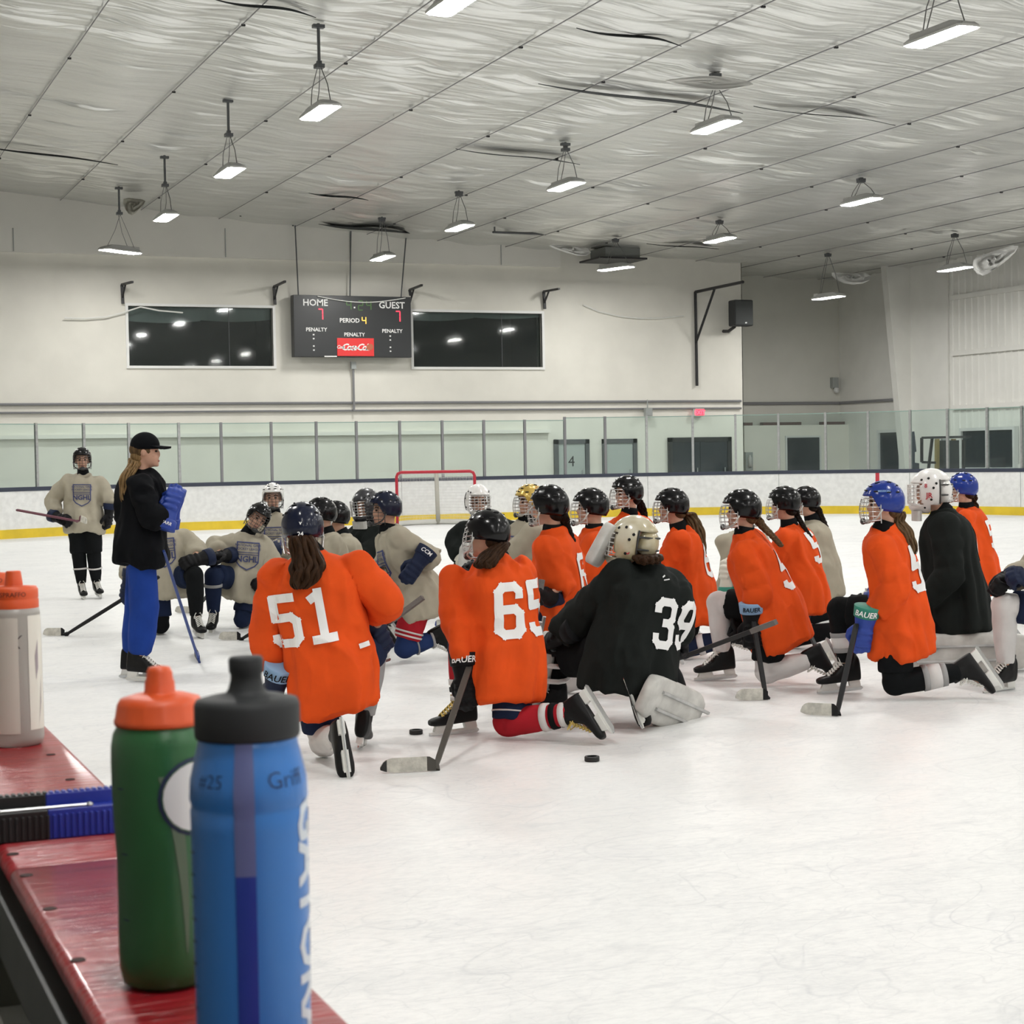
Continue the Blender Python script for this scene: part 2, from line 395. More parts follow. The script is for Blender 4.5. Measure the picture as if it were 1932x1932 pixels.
# --- windows in the end wall
M_pane = glassmat('dark_window_glass', (0.62, 0.66, 0.65), 0.05, (0.28, 0.32, 0.31), 0.05)
def window(n, r, label, valance):
    w = empty('window_%d' % n, (r[0], WALLY, r[2]), label, 'window'); w['kind'] = 'structure'
    x0, x1, z0, z1 = r; f = MB(); t = 0.07; Y = WALLY - 0.05
    for a, b in (((x0 - t, z0 - t), (x1 + t, z0)), ((x0 - t, z1), (x1 + t, z1 + t)), ((x0 - t, z0), (x0, z1)), ((x1, z0), (x1 + t, z1))):
        f.box((a[0], Y, a[1]), (b[0], WALLY + 0.06, b[1]))
    f.build('window_frame', M_white, w)
    MB().box((x0, WALLY + 0.10, z0), (x1, WALLY + 0.112, z1)).build('pane', M_pane, w)
    rm = MB(); d = 3.0
    rm.add([(x0 - .3, WALLY + .35, z0 - .3), (x1 + .3, WALLY + .35, z0 - .3), (x1 + .3, WALLY + .35, z1 + .3), (x0 - .3, WALLY + .35, z1 + .3)] +
           [(x0 - .3, WALLY + d, z0 - .3), (x1 + .3, WALLY + d, z0 - .3), (x1 + .3, WALLY + d, z1 + .3), (x0 - .3, WALLY + d, z1 + .3)],
           [(4, 5, 6, 7), (0, 1, 5, 4), (3, 7, 6, 2), (0, 4, 7, 3), (1, 2, 6, 5)])
    rm.build('dark_interior', mat('unlit_room', (0.09, 0.10, 0.095), 0.8), w)
    for (a, b, c, dd) in valance:
        X0 = x0 + (x1 - x0) * a; X1 = x0 + (x1 - x0) * b; n_ = 10; vv = []
        for j in range(n_ + 1):
            tt = j / n_; X = X0 + (X1 - X0) * tt
            vv += [(X, WALLY + 0.17 + 0.02 * math.sin(j * 1.7), z1), (X, WALLY + 0.17 + 0.02 * math.sin(j * 1.7), z1 - (c + (dd - c) * tt + 0.05 * math.sin(PI * tt)))]
        o = obj('valance', vv, [(2 * j, 2 * j + 1, 2 * j + 3, 2 * j + 2) for j in range(n_)], mat('valance_cloth', (0.62, 0.68, 0.67), 0.8), w)
        o.modifiers.new('s', 'SOLIDIFY').thickness = 0.01
    MB().box(((x0 + x1) / 2 + 0.75, WALLY + 0.09, z0), ((x0 + x1) / 2 + 0.765, WALLY + 0.12, z1)).build('pane_joint', M_dkgrey, w)
    return w
window(1, W1, 'dark window in the end wall to the left of the scoreboard', [(0.0, 0.5, 0.38, 0.36), (0.5, 1.0, 0.33, 0.30)])
window(2, W2, 'dark window in the end wall to the right of the scoreboard', [(0.0, 0.48, 0.22, 0.14), (0.48, 1.0, 0.12, 0.08)])

# --- conduits along the end wall
for n, (ya, yb, r) in enumerate(((765, 755, 0.035), (779, 770, 0.028))):
    a = onY(0, ya, WALLY - 0.06); b = onY(1400, yb, WALLY - 0.06); z = (a.z + b.z) / 2
    o = MB().tube([(-7, WALLY - 0.06, z), (RETX - 0.1, WALLY - 0.06, z)], r, 6).build('trim_%d' % (n + 1), M_pipe)
    struct(o, ('upper' if n == 0 else 'lower') + ' grey conduit running along the end wall', 'pipe')
zz = onY(900, 815, WALLY).z
o = MB().box((-7, WALLY - 0.14, zz - 0.05), (onY(1035, 815, WALLY).x, WALLY, zz + 0.05)).build('trim_3', M_wall2); struct(o, 'pale ledge on the end wall behind the glass', 'ledge')
p0 = onY(663, 690, WALLY); p1 = onY(662, 775, WALLY)
dp = empty('conduit_drop', (p0.x, WALLY - 0.16, p1.z), 'thin grey conduit with small box below the scoreboard', 'conduit')
MB().tube([(p0.x, WALLY - 0.16, p0.z), (p0.x, WALLY - 0.16, p1.z)], 0.03, 6).build('conduit', M_pipe, dp)
MB().box((p0.x - 0.07, WALLY - 0.22, p0.z - 0.1), (p0.x + 0.07, WALLY - .125, p0.z + 0.1)).build('junction_box', M_grey, dp)

# --- doors
def door(n, x0, x1, yt, label, leaf, frame, num=None, plane=WALLY, double=False):
    a = onY(x0, yt, plane); b = onY(x1, yt, plane); z1 = (a.z + b.z) / 2; d = empty('door_%d' % n, ((a.x + b.x) / 2, plane, 0), label, 'door'); d['kind'] = 'structure'
    t = 0.13; X0, X1 = a.x, b.x
    f = MB().box((X0, plane - 0.08, -0.02), (X0 + t, plane, z1)).box((X1 - t, plane - 0.08, -0.02), (X1, plane, z1)).box((X0, plane - 0.08, z1 - t), (X1, plane, z1))
    f.build('door_frame', frame, d)
    xs = [X0 + t, X1 - t] if not double else [X0 + t, (X0 + X1) / 2, X1 - t]
    for q in range(len(xs) - 1):
        lf = MB().box((xs[q] + 0.01, plane - 0.05, 0.0), (xs[q + 1] - 0.01, plane - 0.001, z1 - t)).build('door_leaf', leaf, d)
        MB().tube([(xs[q + 1] - 0.12, plane - 0.10, 0.95), (xs[q + 1] - 0.12, plane - 0.10, 1.1)], 0.015, 6).build('handle', M_galv, lf)
    if num: text_on('number', num, ((X0 + X1) / 2 - 0.02, plane - 0.055, 1.37), (1, 0, 0), (0, 0, 1), 0.30, M_black, d)
    return d
M_leaf = mat('grey_green_door', (0.40, 0.44, 0.42), 0.45)
door(1, 1044, 1110, 829, 'grey door with the number 4 behind the glass', M_leaf, M_dkgrey, '4')
door(2, 1135, 1200, 828, 'plain grey door next to the door with number 4', M_leaf, M_dkgrey)
M_gdoor = mat('dark_glass_door', (0.012, 0.018, 0.026), 0.12, spec=0.5)
door(3, 1259, 1378, 825, 'wide dark double door below the exit sign', M_gdoor, M_black, double=True)
# recess: white partition with dark beam, two dark openings
a = onY(1404, 803, RECY - 0.5); b = onY(1622, 800, RECY - 0.5)
part = MB().box((a.x, RECY - 0.5, 0), (b.x, RECY - 0.3, a.z)).build('wall_partition', M_wall); struct(part, 'low white partition in the recess at the far right', 'wall')
for x0, x1 in ((1404, 1420), (1440, 1512), (1552, 1594)):
    q0 = onY(x0, 800, RECY - 0.3); q1 = onY(x1, 800, RECY - 0.3)
    MB().box((q0.x, RECY - 0.3, a.z - 0.02), (q1.x, RECY - 0.1, a.z + 0.10)).build('brown_beam', mat('brown_beam', (0.11, 0.06, 0.055), 0.6), part)
q0 = onY(1484, 826, RECY - 0.5); q1 = onY(1545, 826, RECY - 0.5)
d4 = empty('door_4', (q0.x, RECY - 0.5, 0), 'dark doorway in the white partition', 'door'); d4['kind'] = 'structure'
MB().box((q0.x, RECY - 0.52, 0), (q1.x, RECY - 0.49, q0.z)).build('door_leaf', M_gdoor, d4)
fm = MB().box((q0.x - .06, RECY - .54, 0), (q0.x, RECY - .49, q0.z + .06)).box((q1.x, RECY - .54, 0), (q1.x + .06, RECY - .49, q0.z + .06)).box((q0.x, RECY - .54, q0.z), (q1.x, RECY - .49, q0.z + .06)).build('door_frame', M_lgrey, d4)
def sideopen(kind, n, x0, x1, yt, yb, label, glass, frame=M_lgrey):
    a = onX(x0, yt, SIDEX - 0.1); b = onX(x1, yt, SIDEX - 0.1); z1 = (a.z + b.z) / 2; z0 = onX((x0 + x1) / 2, yb, SIDEX - 0.1).z if yb else 0.0
    d = empty('%s_%d' % (kind, n), (SIDEX - 0.1, (a.y + b.y) / 2, z0), label, kind); d['kind'] = 'structure'; t = 0.09
    MB().box((SIDEX - 0.13, b.y, z0), (SIDEX - 0.05, a.y, z1)).build('pane' if kind == 'window' else 'door_leaf', glass, d)
    f = MB().box((SIDEX - 0.2, b.y - t, z0 - t), (SIDEX - 0.05, b.y, z1 + t)).box((SIDEX - 0.2, a.y, z0 - t), (SIDEX - 0.05, a.y + t, z1 + t))
    f.box((SIDEX - 0.2, b.y, z1), (SIDEX - 0.05, a.y, z1 + t)).box((SIDEX - 0.2, b.y, z0 - t), (SIDEX - 0.05, a.y, z0))
    if kind == 'window': f.box((SIDEX - 0.2, (a.y + b.y) / 2 - .04, z0), (SIDEX - 0.05, (a.y + b.y) / 2 + .04, z1))
    f.build(kind + '_frame', frame, d); return d
sideopen('door', 5, 1662, 1700, 816, None, 'tall dark doorway in the right wall left of the column foot', M_gdoor)
sideopen('window', 3, 1818, 1915, 812, 882, 'dark office window low in the right wall', M_gdoor)

# ================================================================== BOARDS, GLASS
DR = {}
def path_pts():
    X0, X1, Y0, Y1, R = 0.28, 26.0, -22.0, 39.0, 8.5
    pts = []
    def arc(cx, cy, a0, a1, n):
        for k in range(n): a = math.radians(a0 + (a1 - a0) * k / n); pts.append((cx + R * math.cos(a), cy + R * math.sin(a)))
    def seg(a, b, n):
        for k in range(n): t = k / n; pts.append((a[0] + (b[0] - a[0]) * t, a[1] + (b[1] - a[1]) * t))
    seg((X0, Y0 + R), (X0, Y1 - R), 440); arc(X0 + R, Y1 - R, 180, 90, 140); seg((X0 + R, Y1), (X1 - R, Y1), 90); arc(X1 - R, Y1 - R, 90, 0, 140)
    seg((X1, Y1 - R), (X1, Y0 + R), 440); arc(X1 - R, Y0 + R, 0, -90, 60); seg((X1 - R, Y0), (X0 + R, Y0), 60); arc(X0 + R, Y0 + R, -90, -180, 60)
    return pts
PP = path_pts(); NP = len(PP)
def strip(i0, i1, d0, d1, z0, z1, step=5):
    """curved bar along the boards between path indices; d = offset outwards"""
    ii = list(range(i0, i1, step)) + [i1]; rings = []
    for i in ii:
        p = PP[i % NP]; q = PP[(i + 1) % NP]; o = PP[(i - 1) % NP]
        tx, ty = q[0] - o[0], q[1] - o[1]; l = math.hypot(tx, ty); nx, ny = -ty / l, tx / l     # outward normal (path runs clockwise)
        rings.append([Vector((p[0] + nx * d, p[1] + ny * d, z)) for d, z in ((d0, z0), (d1, z0), (d1, z1), (d0, z1))])
    return MB().rings(rings)
boards = empty('wall_boards', (13, 39, 0), 'white dasher boards with yellow kick plate and clear glass around the ice', 'boards'); boards['kind'] = 'structure'
M_board = mat('white_poly_board', (0.83, 0.84, 0.83), 0.35, noise=0.10, nscale=9, bump=0.25, bscale=25)
M_kick = mat('yellow_kick_plate', (0.80, 0.58, 0.03), 0.4, noise=0.15, nscale=3)
M_cap = mat('navy_board_cap', (0.030, 0.038, 0.065), 0.4)
M_glass = glassmat('rink_glass', (0.905, 0.965, 0.95), 0.02, (0.75, 0.9, 0.86), 0.04)
# cut points of the panels: every fourth glass post
def path_index_for_px(px):
    best = None
    for i in range(440, 1100):
        d = Vector((PP[i][0], PP[i][1], 0)) - C0; z = d.dot(cf)
        if z < 1: continue
        x = CX + FPX * d.dot(cr) / z; e = abs(x - px)
        if best is None or e < best[0]: best = (e, i)
    return best[1]
post_px = [-92, -8, 78, 165, 251, 341, 426, 513, 599, 681, 758, 838, 916, 994, 1067, 1146, 1225, 1307, 1391, 1473, 1555, 1636, 1717, 1789, 1861, 1929, 1995]
posts = [path_index_for_px(p) for p in post_px]
cuts = [0, 110, 220, 330, 430] + posts[1::3] + [820, 900, 990, 1080, 1170, 1250, 1310, 1370, 1429]
cuts = sorted(set(cuts))
for i, (a, b) in enumerate(zip(cuts[:-1], cuts[1:])):
    strip(a, b, 0.0, 0.09, 0.19, 0.985).build('board_panel', M_board, boards)
    strip(a, b, -0.012, 0.09, 0.0, 0.19).build('kick_plate', M_kick, boards)
    if not (a < 400 and b < 460): strip(a, b, -0.015, 0.16, 0.985, 1.07).build('cap_rail', M_cap, boards)
for p in posts[1::3]:
    q = PP[p]; o = PP[p - 1]; r = PP[p + 1]; t = Vector((r[0] - o[0], r[1] - o[1], 0)).normalized(); n = Vector((-t.y, t.x, 0))
    MB().obox(Vector((q[0], q[1], .587)) + n * 0.0, t * .006, n * .004, (0, 0, .398)).build('board_seam', M_grey, boards)
GT = 2.42
for i, p in enumerate(posts):
    q = PP[p]; h = GT - (0.0 if i < 14 else -0.06)
    o = PP[p - 1]; r = PP[p + 1]; t = Vector((r[0] - o[0], r[1] - o[1], 0)).normalized(); n = Vector((-t.y, t.x, 0))
    MB().obox(Vector((q[0], q[1], (1.07 + h) / 2)) + n * 0.06, t * 0.028, n * 0.03, (0, 0, (h - 1.07) / 2)).build('glass_post', M_galv if i < 6 or i > 15 else M_pipe, boards)
    if i + 1 < len(posts):
        strip(p, posts[i + 1], 0.055, 0.067, 1.07, h - 0.03).build('glass_panel', M_glass, boards)
        strip(p, posts[i + 1], 0.052, 0.07, h - 0.035, h - 0.015).build('glass_edge', mat('glass_edge_green', (0.25, 0.36, 0.32), 0.3), boards)
mk = path_index_for_px(1654)
strip(mk, mk + 1, -0.006, 0.0, 0.6, 0.985, 1).build('red_line_mark', mat('red_line', (0.5, 0.03, 0.05), 0.4), boards)
# ================================================================== LAMPS
M_diff = emit('lamp_diffuser', (1.0, 0.985, 0.95), LAMP_POWER)
M_hous = mat('lamp_housing', (0.62, 0.62, 0.60), 0.45)
M_rod = mat('lamp_cord', (0.16, 0.16, 0.16), 0.5)
LZ = 6.85
_lm = {}
def lamp_meshes():
    L, Wd = 0.62, 0.175
    h = MB(); r = []
    def ring(l, w, z, c):
        return [Vector(p) for p in ((w, l - c, z), (w - c, l, z), (-w + c, l, z), (-w, l - c, z), (-w, -l + c, z), (-w + c, -l, z), (w - c, -l, z), (w, -l + c, z))]
    h.rings([ring(L, Wd, 0, .05), ring(L, Wd, 0.03, .05), ring(L * .93, Wd * .8, 0.07, .05), ring(L * .55, Wd * .55, 0.14, .04), ring(L * .25, Wd * .4, 0.15, .03)])
    h.box((-.06, L - .22, .07), (.06, L - .02, .16))
    _lm['housing'] = h.mesh('housing', M_hous)
    d = MB().add(ring(L - .03, Wd - .025, -0.010, .04), [tuple(range(8))]); _lm['diff'] = d.mesh('diffuser', M_diff)
    s = MB().box((-Wd + .02, -L + .02, -.02), (-Wd + .035, L - .02, -.001)); _lm['rail'] = s.mesh('rail', M_hous)
lamp_meshes()
def lamp(x, y, label, yaw=0.0, pole=0.0, tilt=0.0, z=LZ):
    zt = zc(x) - 0.02
    o = empty('ceiling_lamp', (x, y, z), label, 'lamp', 'hall lamps in rows')
    M = Matrix.Translation((x, y, z)) @ Matrix.Rotation(yaw, 4, 'Z') @ Matrix.Rotation(tilt, 4, 'X')
    inst('housing', _lm['housing'], M_hous, o, M); inst('diffuser', _lm['diff'], M_diff, o, M)
    zb = max(zt - pole, z + 0.30)
    jb = MB().box((x - .07, y - .07, zb - .06), (x + .07, y + .07, zb)).box((x - .035, y - .035, zb), (x + .035, y + .035, zb + .05)).build('junction_box', M_dkgrey, o)
    if zt - zb > 0.02:
        MB().tube([(x, y, zb), (x, y, zt + 0.02)], 0.024, 6).box((x - .09, y - .05, zt - .05), (x + .09, y + .05, zt + .0)).build('drop_pole', M_dkgrey, o)
    c = MB()
    for ly, lx in ((-0.45, 0.03), (0.32, -0.05), (0.42, 0.06)):
        e = M @ Vector((lx, ly, 0.11)); s = Vector((x + lx * .4, y + ly * .1, zb - .05)); mid = (e + s) / 2 + Vector((lx * .5, ly * 0.12, -0.02))
        c.tube([s, mid, e], 0.008, 4)
    c.build('hanging_cord', M_rod, o)
    return o
ORD = 'first second third fourth fifth sixth seventh eighth ninth tenth eleventh twelfth thirteenth'.split()
rows = [7.55, 14.45, 21.4, 28.3]
seen = [  # px, py of the diffuser, drop pole, what sets it apart
 (860, 6, .55, 0, 'lamp cut by the top edge of the picture, left of middle'),
 (604, 213, .60, 0.0, 'largest hanging lamp on a long dark pole at upper left'),
 (433, 326, .62, 0, 'hanging lamp on a dark pole, second down the leftmost row'),
 (313, 411, .60, 0, 'hanging lamp on a dark pole, third down the leftmost row'),
 (227, 475, .60, -0.95, 'crooked hanging lamp nearest the end wall at far left'),
 (1775, 70, .05, 0, 'large hanging lamp at the top right corner'),
 (1351, 240, .18, 0, 'hanging lamp below a white patch in the ceiling'),
 (1068, 352, .10, 0, 'hanging lamp in the middle of the ceiling above the right window'),
 (867, 430, .05, 0, 'hanging lamp just right of the scoreboard cables'),
 (722, 487, .05, 0, 'hanging lamp right above the scoreboard'),
 (1625, 381, .03, 0, 'hanging lamp at right, above and left of the column top'),
 (1358, 453, .03, 0, 'hanging lamp above the triangular wall bracket'),
 (1162, 507, .03, .3, 'hanging lamp below the dark duct in the ceiling'),
 (1802, 508, .03, 0, 'hanging lamp beside the torn ceiling plastic at right'),
 (1563, 562, .03, .1, 'lamp hanging in front of the shaded recess wall')]
used = []
for px, py, pole, yaw, lab in seen:
    p = gnd(px, py, LZ); x = min(rows, key=lambda r: abs(r - p.x)); used.append((x, p.y))
    x = p.x if abs(x - p.x) < 1.6 else x
    if p.x > 29: p = onX(px, py, 28.5)
    if p.y > WALLY - 3.2: p = onY(px, py, WALLY - 3.2)
    lamp(p.x, p.y, lab, yaw, pole, z=p.z)
# the rows go on over the rest of the hall, outside the picture
for ri, x in enumerate([0.6] + rows):
    ys = [u[1] for u in used if u[0] == x]
    y = (min(ys) if ys else 47.0) - 6.3
    if not ys:
        y = 44.3
    n = 0
    while y > -24:
        dv = Vector((x, y, LZ)) - C0; zz_ = dv.dot(cf); inv = zz_ > 0 and -60 < CX + FPX * dv.dot(cr) / zz_ < 1990 and -40 < CY - FPX * dv.dot(cu) / zz_ < 1932
        if not inv: lamp(x, y, 'hall lamp outside the picture, row %s across the hall, %s from the end' % (ORD[ri], ORD[n]), 0, 0.1)
        y -= 6.3; n += 1

# ================================================================== SCOREBOARD
SBY = WALLY - 0.45
sa = onY(553, 556, SBY); sb_ = onY(777, 673, SBY)
sx0, sx1, sz0, sz1 = sa.x, sb_.x, sb_.z - 0.02, sa.z
sbw, sbh = sx1 - sx0, sz1 - sz0
sb = empty('scoreboard', ((sx0 + sx1) / 2, SBY, sz0), 'black scoreboard reading HOME, GUEST, PERIOD and PENALTY hung before the end wall', 'scoreboard')
bevel(MB().box((sx0, SBY, sz0), (sx1, SBY + 0.28, sz1)).build('cabinet', mat('scoreboard_black', (0.022, 0.024, 0.026), 0.4), sb), 0.01)
def sp(u, v, l=0.006): return Vector((sx0 + sbw * u, SBY - l, sz1 - sbh * v))
M_print = mat('white_print', (0.82, 0.82, 0.80), 0.5)
X_, Z_ = (1, 0, 0), (0, 0, 1)
for s, u, v, h in (('HOME', .185, .118, .105), ('GUEST', .835, .14, .105), ('PERIOD', .47, .40, .07), ('PENALTY', .19, .555, .06), ('PENALTY', .835, .565, .06), ('PENALTY', .51, .63, .06)):
    text_on('lettering', s, sp(u, v), X_, Z_, h * sbh, M_print, sb, bold=0.018)
SEG = {'a': ((0, 1), (1, 1)), 'b': ((1, 1), (1, .5)), 'c': ((1, .5), (1, 0)), 'd': ((0, 0), (1, 0)), 'e': ((0, .5), (0, 0)), 'f': ((0, 1), (0, .5)), 'g': ((0, .5), (1, .5))}
def seven(ch, u, v, h, m, w=0.5):
    on = {'7': 'abc', '4': 'fgbc', '2': 'abged', '9': 'abcfgd'}[ch]; c = sp(u, v, 0.008); H = h * sbh; Wd = H * w; mb = MB()
    for s in on:
        a, b = SEG[s]; p = c + Vector(((a[0] - .5) * Wd, 0, (a[1] - .5) * H)); q = c + Vector(((b[0] - .5) * Wd, 0, (b[1] - .5) * H))
        mb.obox((p + q) / 2, (q - p) / 2 * 0.93 + (Vector((0, 0, 0))), (0, 0.004, 0), (H * .055, 0, 0) if abs((q - p).z) > abs((q - p).x) else (0, 0, H * .055))
    return mb.build('digit', m, sb)
M_red = emit('red_led', (1.0, 0.05, 0.10), 1.6, (0.4, 0.02, 0.02)); M_amb = emit('amber_led', (1.0, 0.55, 0.08), 2.0, (0.4, 0.2, 0.02)); M_grn = emit('green_led', (0.10, 0.30, 0.05), 0.28, (0.03, 0.06, 0.02))
seven('7', .225, .31, .17, M_red, .42); seven('7', .885, .325, .17, M_red, .42); seven('4', .592, .40, .115, M_amb, .55)
seven('4', .465, .15, .15, M_grn); seven('2', .565, .155, .15, M_grn); seven('4', .635, .15, .15, M_grn)
dots = MB()
for u in (.163, .815):
    for v in (.64, .705, .825, .89): c = sp(u, v + (.01 if u > .5 else 0)); dots.obox(c, (.022, 0, 0), (0, .003, 0), (0, 0, .018))
c = sp(.513, .19); dots.obox(c, (.02, 0, 0), (0, .003, 0), (0, 0, .02)); dots.build('marker_dot', M_print, sb)
q0 = sp(.358, .69, .012); q1 = sp(.672, .985, .012)
bevel(MB().box((q0.x, SBY - .02, q1.z), (q1.x, SBY, q0.z)).build('advert_panel', mat('red_advert', (0.72, 0.035, 0.035), 0.35), sb), .008)
text_on('advert_lettering', 'Coca-Cola', sp(.520, .835, .024), X_, Z_, .105 * sbh, M_print, sb, bold=0.03, shear=0.35, space=0.72)
text_on('advert_lettering', 'Coca', sp(.39, .835, .024), X_, Z_, .055 * sbh, M_print, sb, bold=0.02, shear=0.3, space=0.8)
bt = MB(); c = sp(.635, .835, .024); bt.ell(c, (.10, 0, .02), (0, .003, 0), (-.01, 0, .09), 14, 8); bt.build('advert_emblem', mat('brown_red_emblem', (0.45, 0.12, 0.06), 0.4), sb)
MB().box((sx0 + sbw * .25, SBY - .015, sz0 - .0), (sx0 + sbw * .355, SBY, sz0 + .03)).build('loose_label', M_print, sb)
for u, px in ((.055, 557), (.49, 662), (.93, 766)):
    b0 = Vector((sx0 + sbw * u, SBY + 0.14, sz1)); tx = onY(px, 440, SBY + .14).x
    MB().tube([b0, (tx, SBY + .14, zc(tx))], 0.018, 5).build('hanging_cable', M_dkgrey, sb)
pts = [];
for j in range(13):
    t = j / 12; u = .2 + .75 * t; pts.append(sp(u, 0.02 + 0.085 * math.sin(PI * t), .04))
MB().tube(pts, 0.012, 5).build('loose_wire', M_cable, sb)
# dark duct behind the scoreboard cables and at the right
def duct(x0, y0, x1, y1, dep, label):
    a = onY(x0, y0, WALLY - 1.6); b = onY(x1, y1, WALLY - 1.6)
    z1 = zc(a.x) + 0.0
    d = empty('ventilation_duct', ((a.x + b.x) / 2, WALLY - 1.6, b.z), label, 'duct')
    bevel(MB().box((a.x, WALLY - 1.6, b.z), (b.x, WALLY - 1.6 + dep, z1)).build('housing', mat('duct_grey', (0.20, 0.21, 0.20), 0.5), d), .02)
    MB().box((a.x - .25, WALLY - 1.75, b.z - .05), (b.x + .15, WALLY - 1.4 + dep, b.z)).build('flange', M_black, d)
    return d
duct(1142, 470, 1208, 487, 1.0, 'grey ventilation duct with black flange poking through the ceiling liner')

# ================================================================== WALL FITTINGS
def bracket(px, py, ex, ey, drop, label):
    p = onY(px, py, WALLY - 0.10); e = at(ex, ey, zdepth(p) - 0.9); d = onY(px + 2, drop, WALLY - 0.10)
    o = empty('wall_bracket', (p.x, WALLY, d.z), label, 'bracket')
    MB().obox((p + d) / 2, (0.035, 0, 0), (0, 0.03, 0), (d - p) / 2).build('upright', M_black, o)
    mb = MB().tube([p, e], 0.04, 4); mb.build('arm', M_black, o)
    q = p + (e - p) * 0.35; MB().tube([p - Vector((0, 0, .35)), q], 0.025, 4).build('brace', M_black, o)
    return o
bracket(230, 537, 250, 532, 573, 'black bracket above the left end of the left window')
bracket(517, 541, 538, 531, 575, 'black bracket above the right end of the left window')
bracket(773, 547, 796, 538, 558, 'black bracket at the top right corner of the scoreboard')
bracket(1026, 550, 1055, 545, 583, 'black bracket above the right end of the right window')
# big triangular bracket
p0 = onY(1312, 551, WALLY - .08); p1 = onY(1315, 728, WALLY - .08); e = at(1402, 532, zdepth(p0) - 2.2); b1 = onY(1313, 647, WALLY - .08); m1 = p0 + (e - p0) * .42
tb = empty('triangular_bracket', (p1.x, WALLY, p1.z), 'large black triangular pipe bracket on the end wall beside the speaker', 'bracket')
MB().tube([p0, p1], 0.045, 6).build('upright', M_black, tb); MB().tube([p0, e], 0.045, 6).build('arm', M_black, tb); MB().tube([b1, m1], 0.04, 6).build('brace', M_black, tb)
# speaker
a = onY(1386, 565, WALLY - .9); b = onY(1422, 615, WALLY - .9)
spk = empty('loudspeaker', ((a.x + b.x) / 2, WALLY - .9, b.z), 'dark grey loudspeaker mounted at the right corner of the end wall', 'speaker')
bevel(MB().box((a.x, WALLY - .9, b.z), (b.x, WALLY - .5, a.z)).build('cabinet', mat('speaker_grey', (0.03, 0.032, 0.033), 0.7), spk), .04)
MB().box((a.x + .03, WALLY - .915, b.z + .04), (b.x - .03, WALLY - .9, a.z - .04)).build('grille', mat('speaker_grille', (0.045, 0.05, 0.05), 0.7, bump=.4, bscale=60), spk)
MB().box(((a.x + b.x) / 2 + .02, WALLY - .92, b.z + .07), ((a.x + b.x) / 2 + .08, WALLY - .913, b.z + .11)).build('badge', M_lgrey, spk)
MB().tube([((a.x + b.x) / 2 - .15, WALLY - .6, b.z), ((a.x + b.x) / 2 - .2, WALLY - .3, b.z - .12), ((a.x + b.x) / 2 - .2, WALLY, b.z - .1)], .05, 6).build('mount_arm', M_black, spk)
# exit sign, small box
a = onY(1312, 771, WALLY - .2); b = onY(1329, 785, WALLY - .2)
ex = empty('exit_sign', ((a.x + b.x) / 2, WALLY, b.z), 'small glowing red exit sign on the end wall', 'sign')
MB().box((a.x, WALLY - .2, b.z), (b.x, WALLY - .02, a.z)).build('housing', M_lgrey, ex)
text_on('lettering', 'EXIT', ((a.x + b.x) / 2, WALLY - .206, (a.z + b.z) / 2), X_, Z_, .12, emit('exit_red', (1, .05, .08), 5, (.5, .02, .02)), ex, bold=.03)
MB().box((a.x + .0, WALLY - .203, b.z + .01), (b.x, WALLY - .2, a.z - .01)).build('face', emit('exit_face', (1, .06, .1), 1.4, (.5, .05, .06)), ex)
a = onY(1215, 770, WALLY - .15); b = onY(1228, 785, WALLY - .15)
jb = bevel(MB().box((a.x, WALLY - .27, b.z), (b.x, WALLY - .12, a.z)).tube([((a.x + b.x) / 2, WALLY - .16, a.z), ((a.x + b.x) / 2, WALLY - .16, a.z + .25)], .02, 5).build('junction_box', M_grey), .01); tag(jb, 'small grey junction box on the end wall conduits left of the exit sign', 'box')
a = onX(1583, 712, SIDEX - 1); p = onY(1588, 725, RECY - .1); p.x -= .25
hl = empty('emergency_light', (p.x, RECY, p.z - .2), 'small grey emergency lamp on the recess wall', 'lamp')
MB().box((p.x - .13, RECY - .16, p.z - .12), (p.x + .1, RECY, p.z + .22)).build('housing', M_grey, hl); MB().ell((p.x, RECY - .17, p.z - .2), (.1, 0, 0), (0, .08, 0), (0, 0, .1)).build('lens', M_lgrey, hl, True)
zr = onY(1500, 761, RECY - .05).z
o = MB().tube([(RETX + .1, RECY - .05, zr), (SIDEX - .1, RECY - .05, zr), (SIDEX - .12, 45.4, zr)], .05, 6).build('trim_4', M_pipe); struct(o, 'grey pipe bending round the recess corner', 'pipe')
# fire extinguisher cabinet
p = onY(1413, 868, RECY - .52); fx = empty('fire_extinguisher', (p.x, RECY - .5, p.z - .3), 'small fire extinguisher in a cabinet on the white partition', 'extinguisher')
MB().box((p.x - .16, RECY - .6, p.z - .32), (p.x + .1, RECY - .5, p.z + .25)).build('cabinet', M_grey, fx)
MB().lathe([(.0, -.2), (.06, -.2), (.06, .1), (.03, .14), (.025, .18), (0, .18)], 12, (p.x - .02, RECY - .62, p.z - .02)).build('cylinder', mat('ext_white', (.6, .6, .58), .4), fx, True)
# swags of white cable on the wall
def swag(pts, label, r=.014, dd=.06):
    v = [onY(x, y, WALLY - dd) for x, y in pts]; o = MB().tube(v, r, 5).build('loose_cable', M_cable); tag(o, label, 'cable'); return o
swag([(1100, 575), (1130, 588), (1170, 597), (1210, 601), (1250, 600), (1290, 596)], 'white loose cable sagging on the end wall right of the windows', .022)
swag([(122, 600), (160, 601), (200, 598), (235, 589), (265, 579), (300, 586), (345, 590)], 'white loose cable crossing the top of the left window', .02, .12)
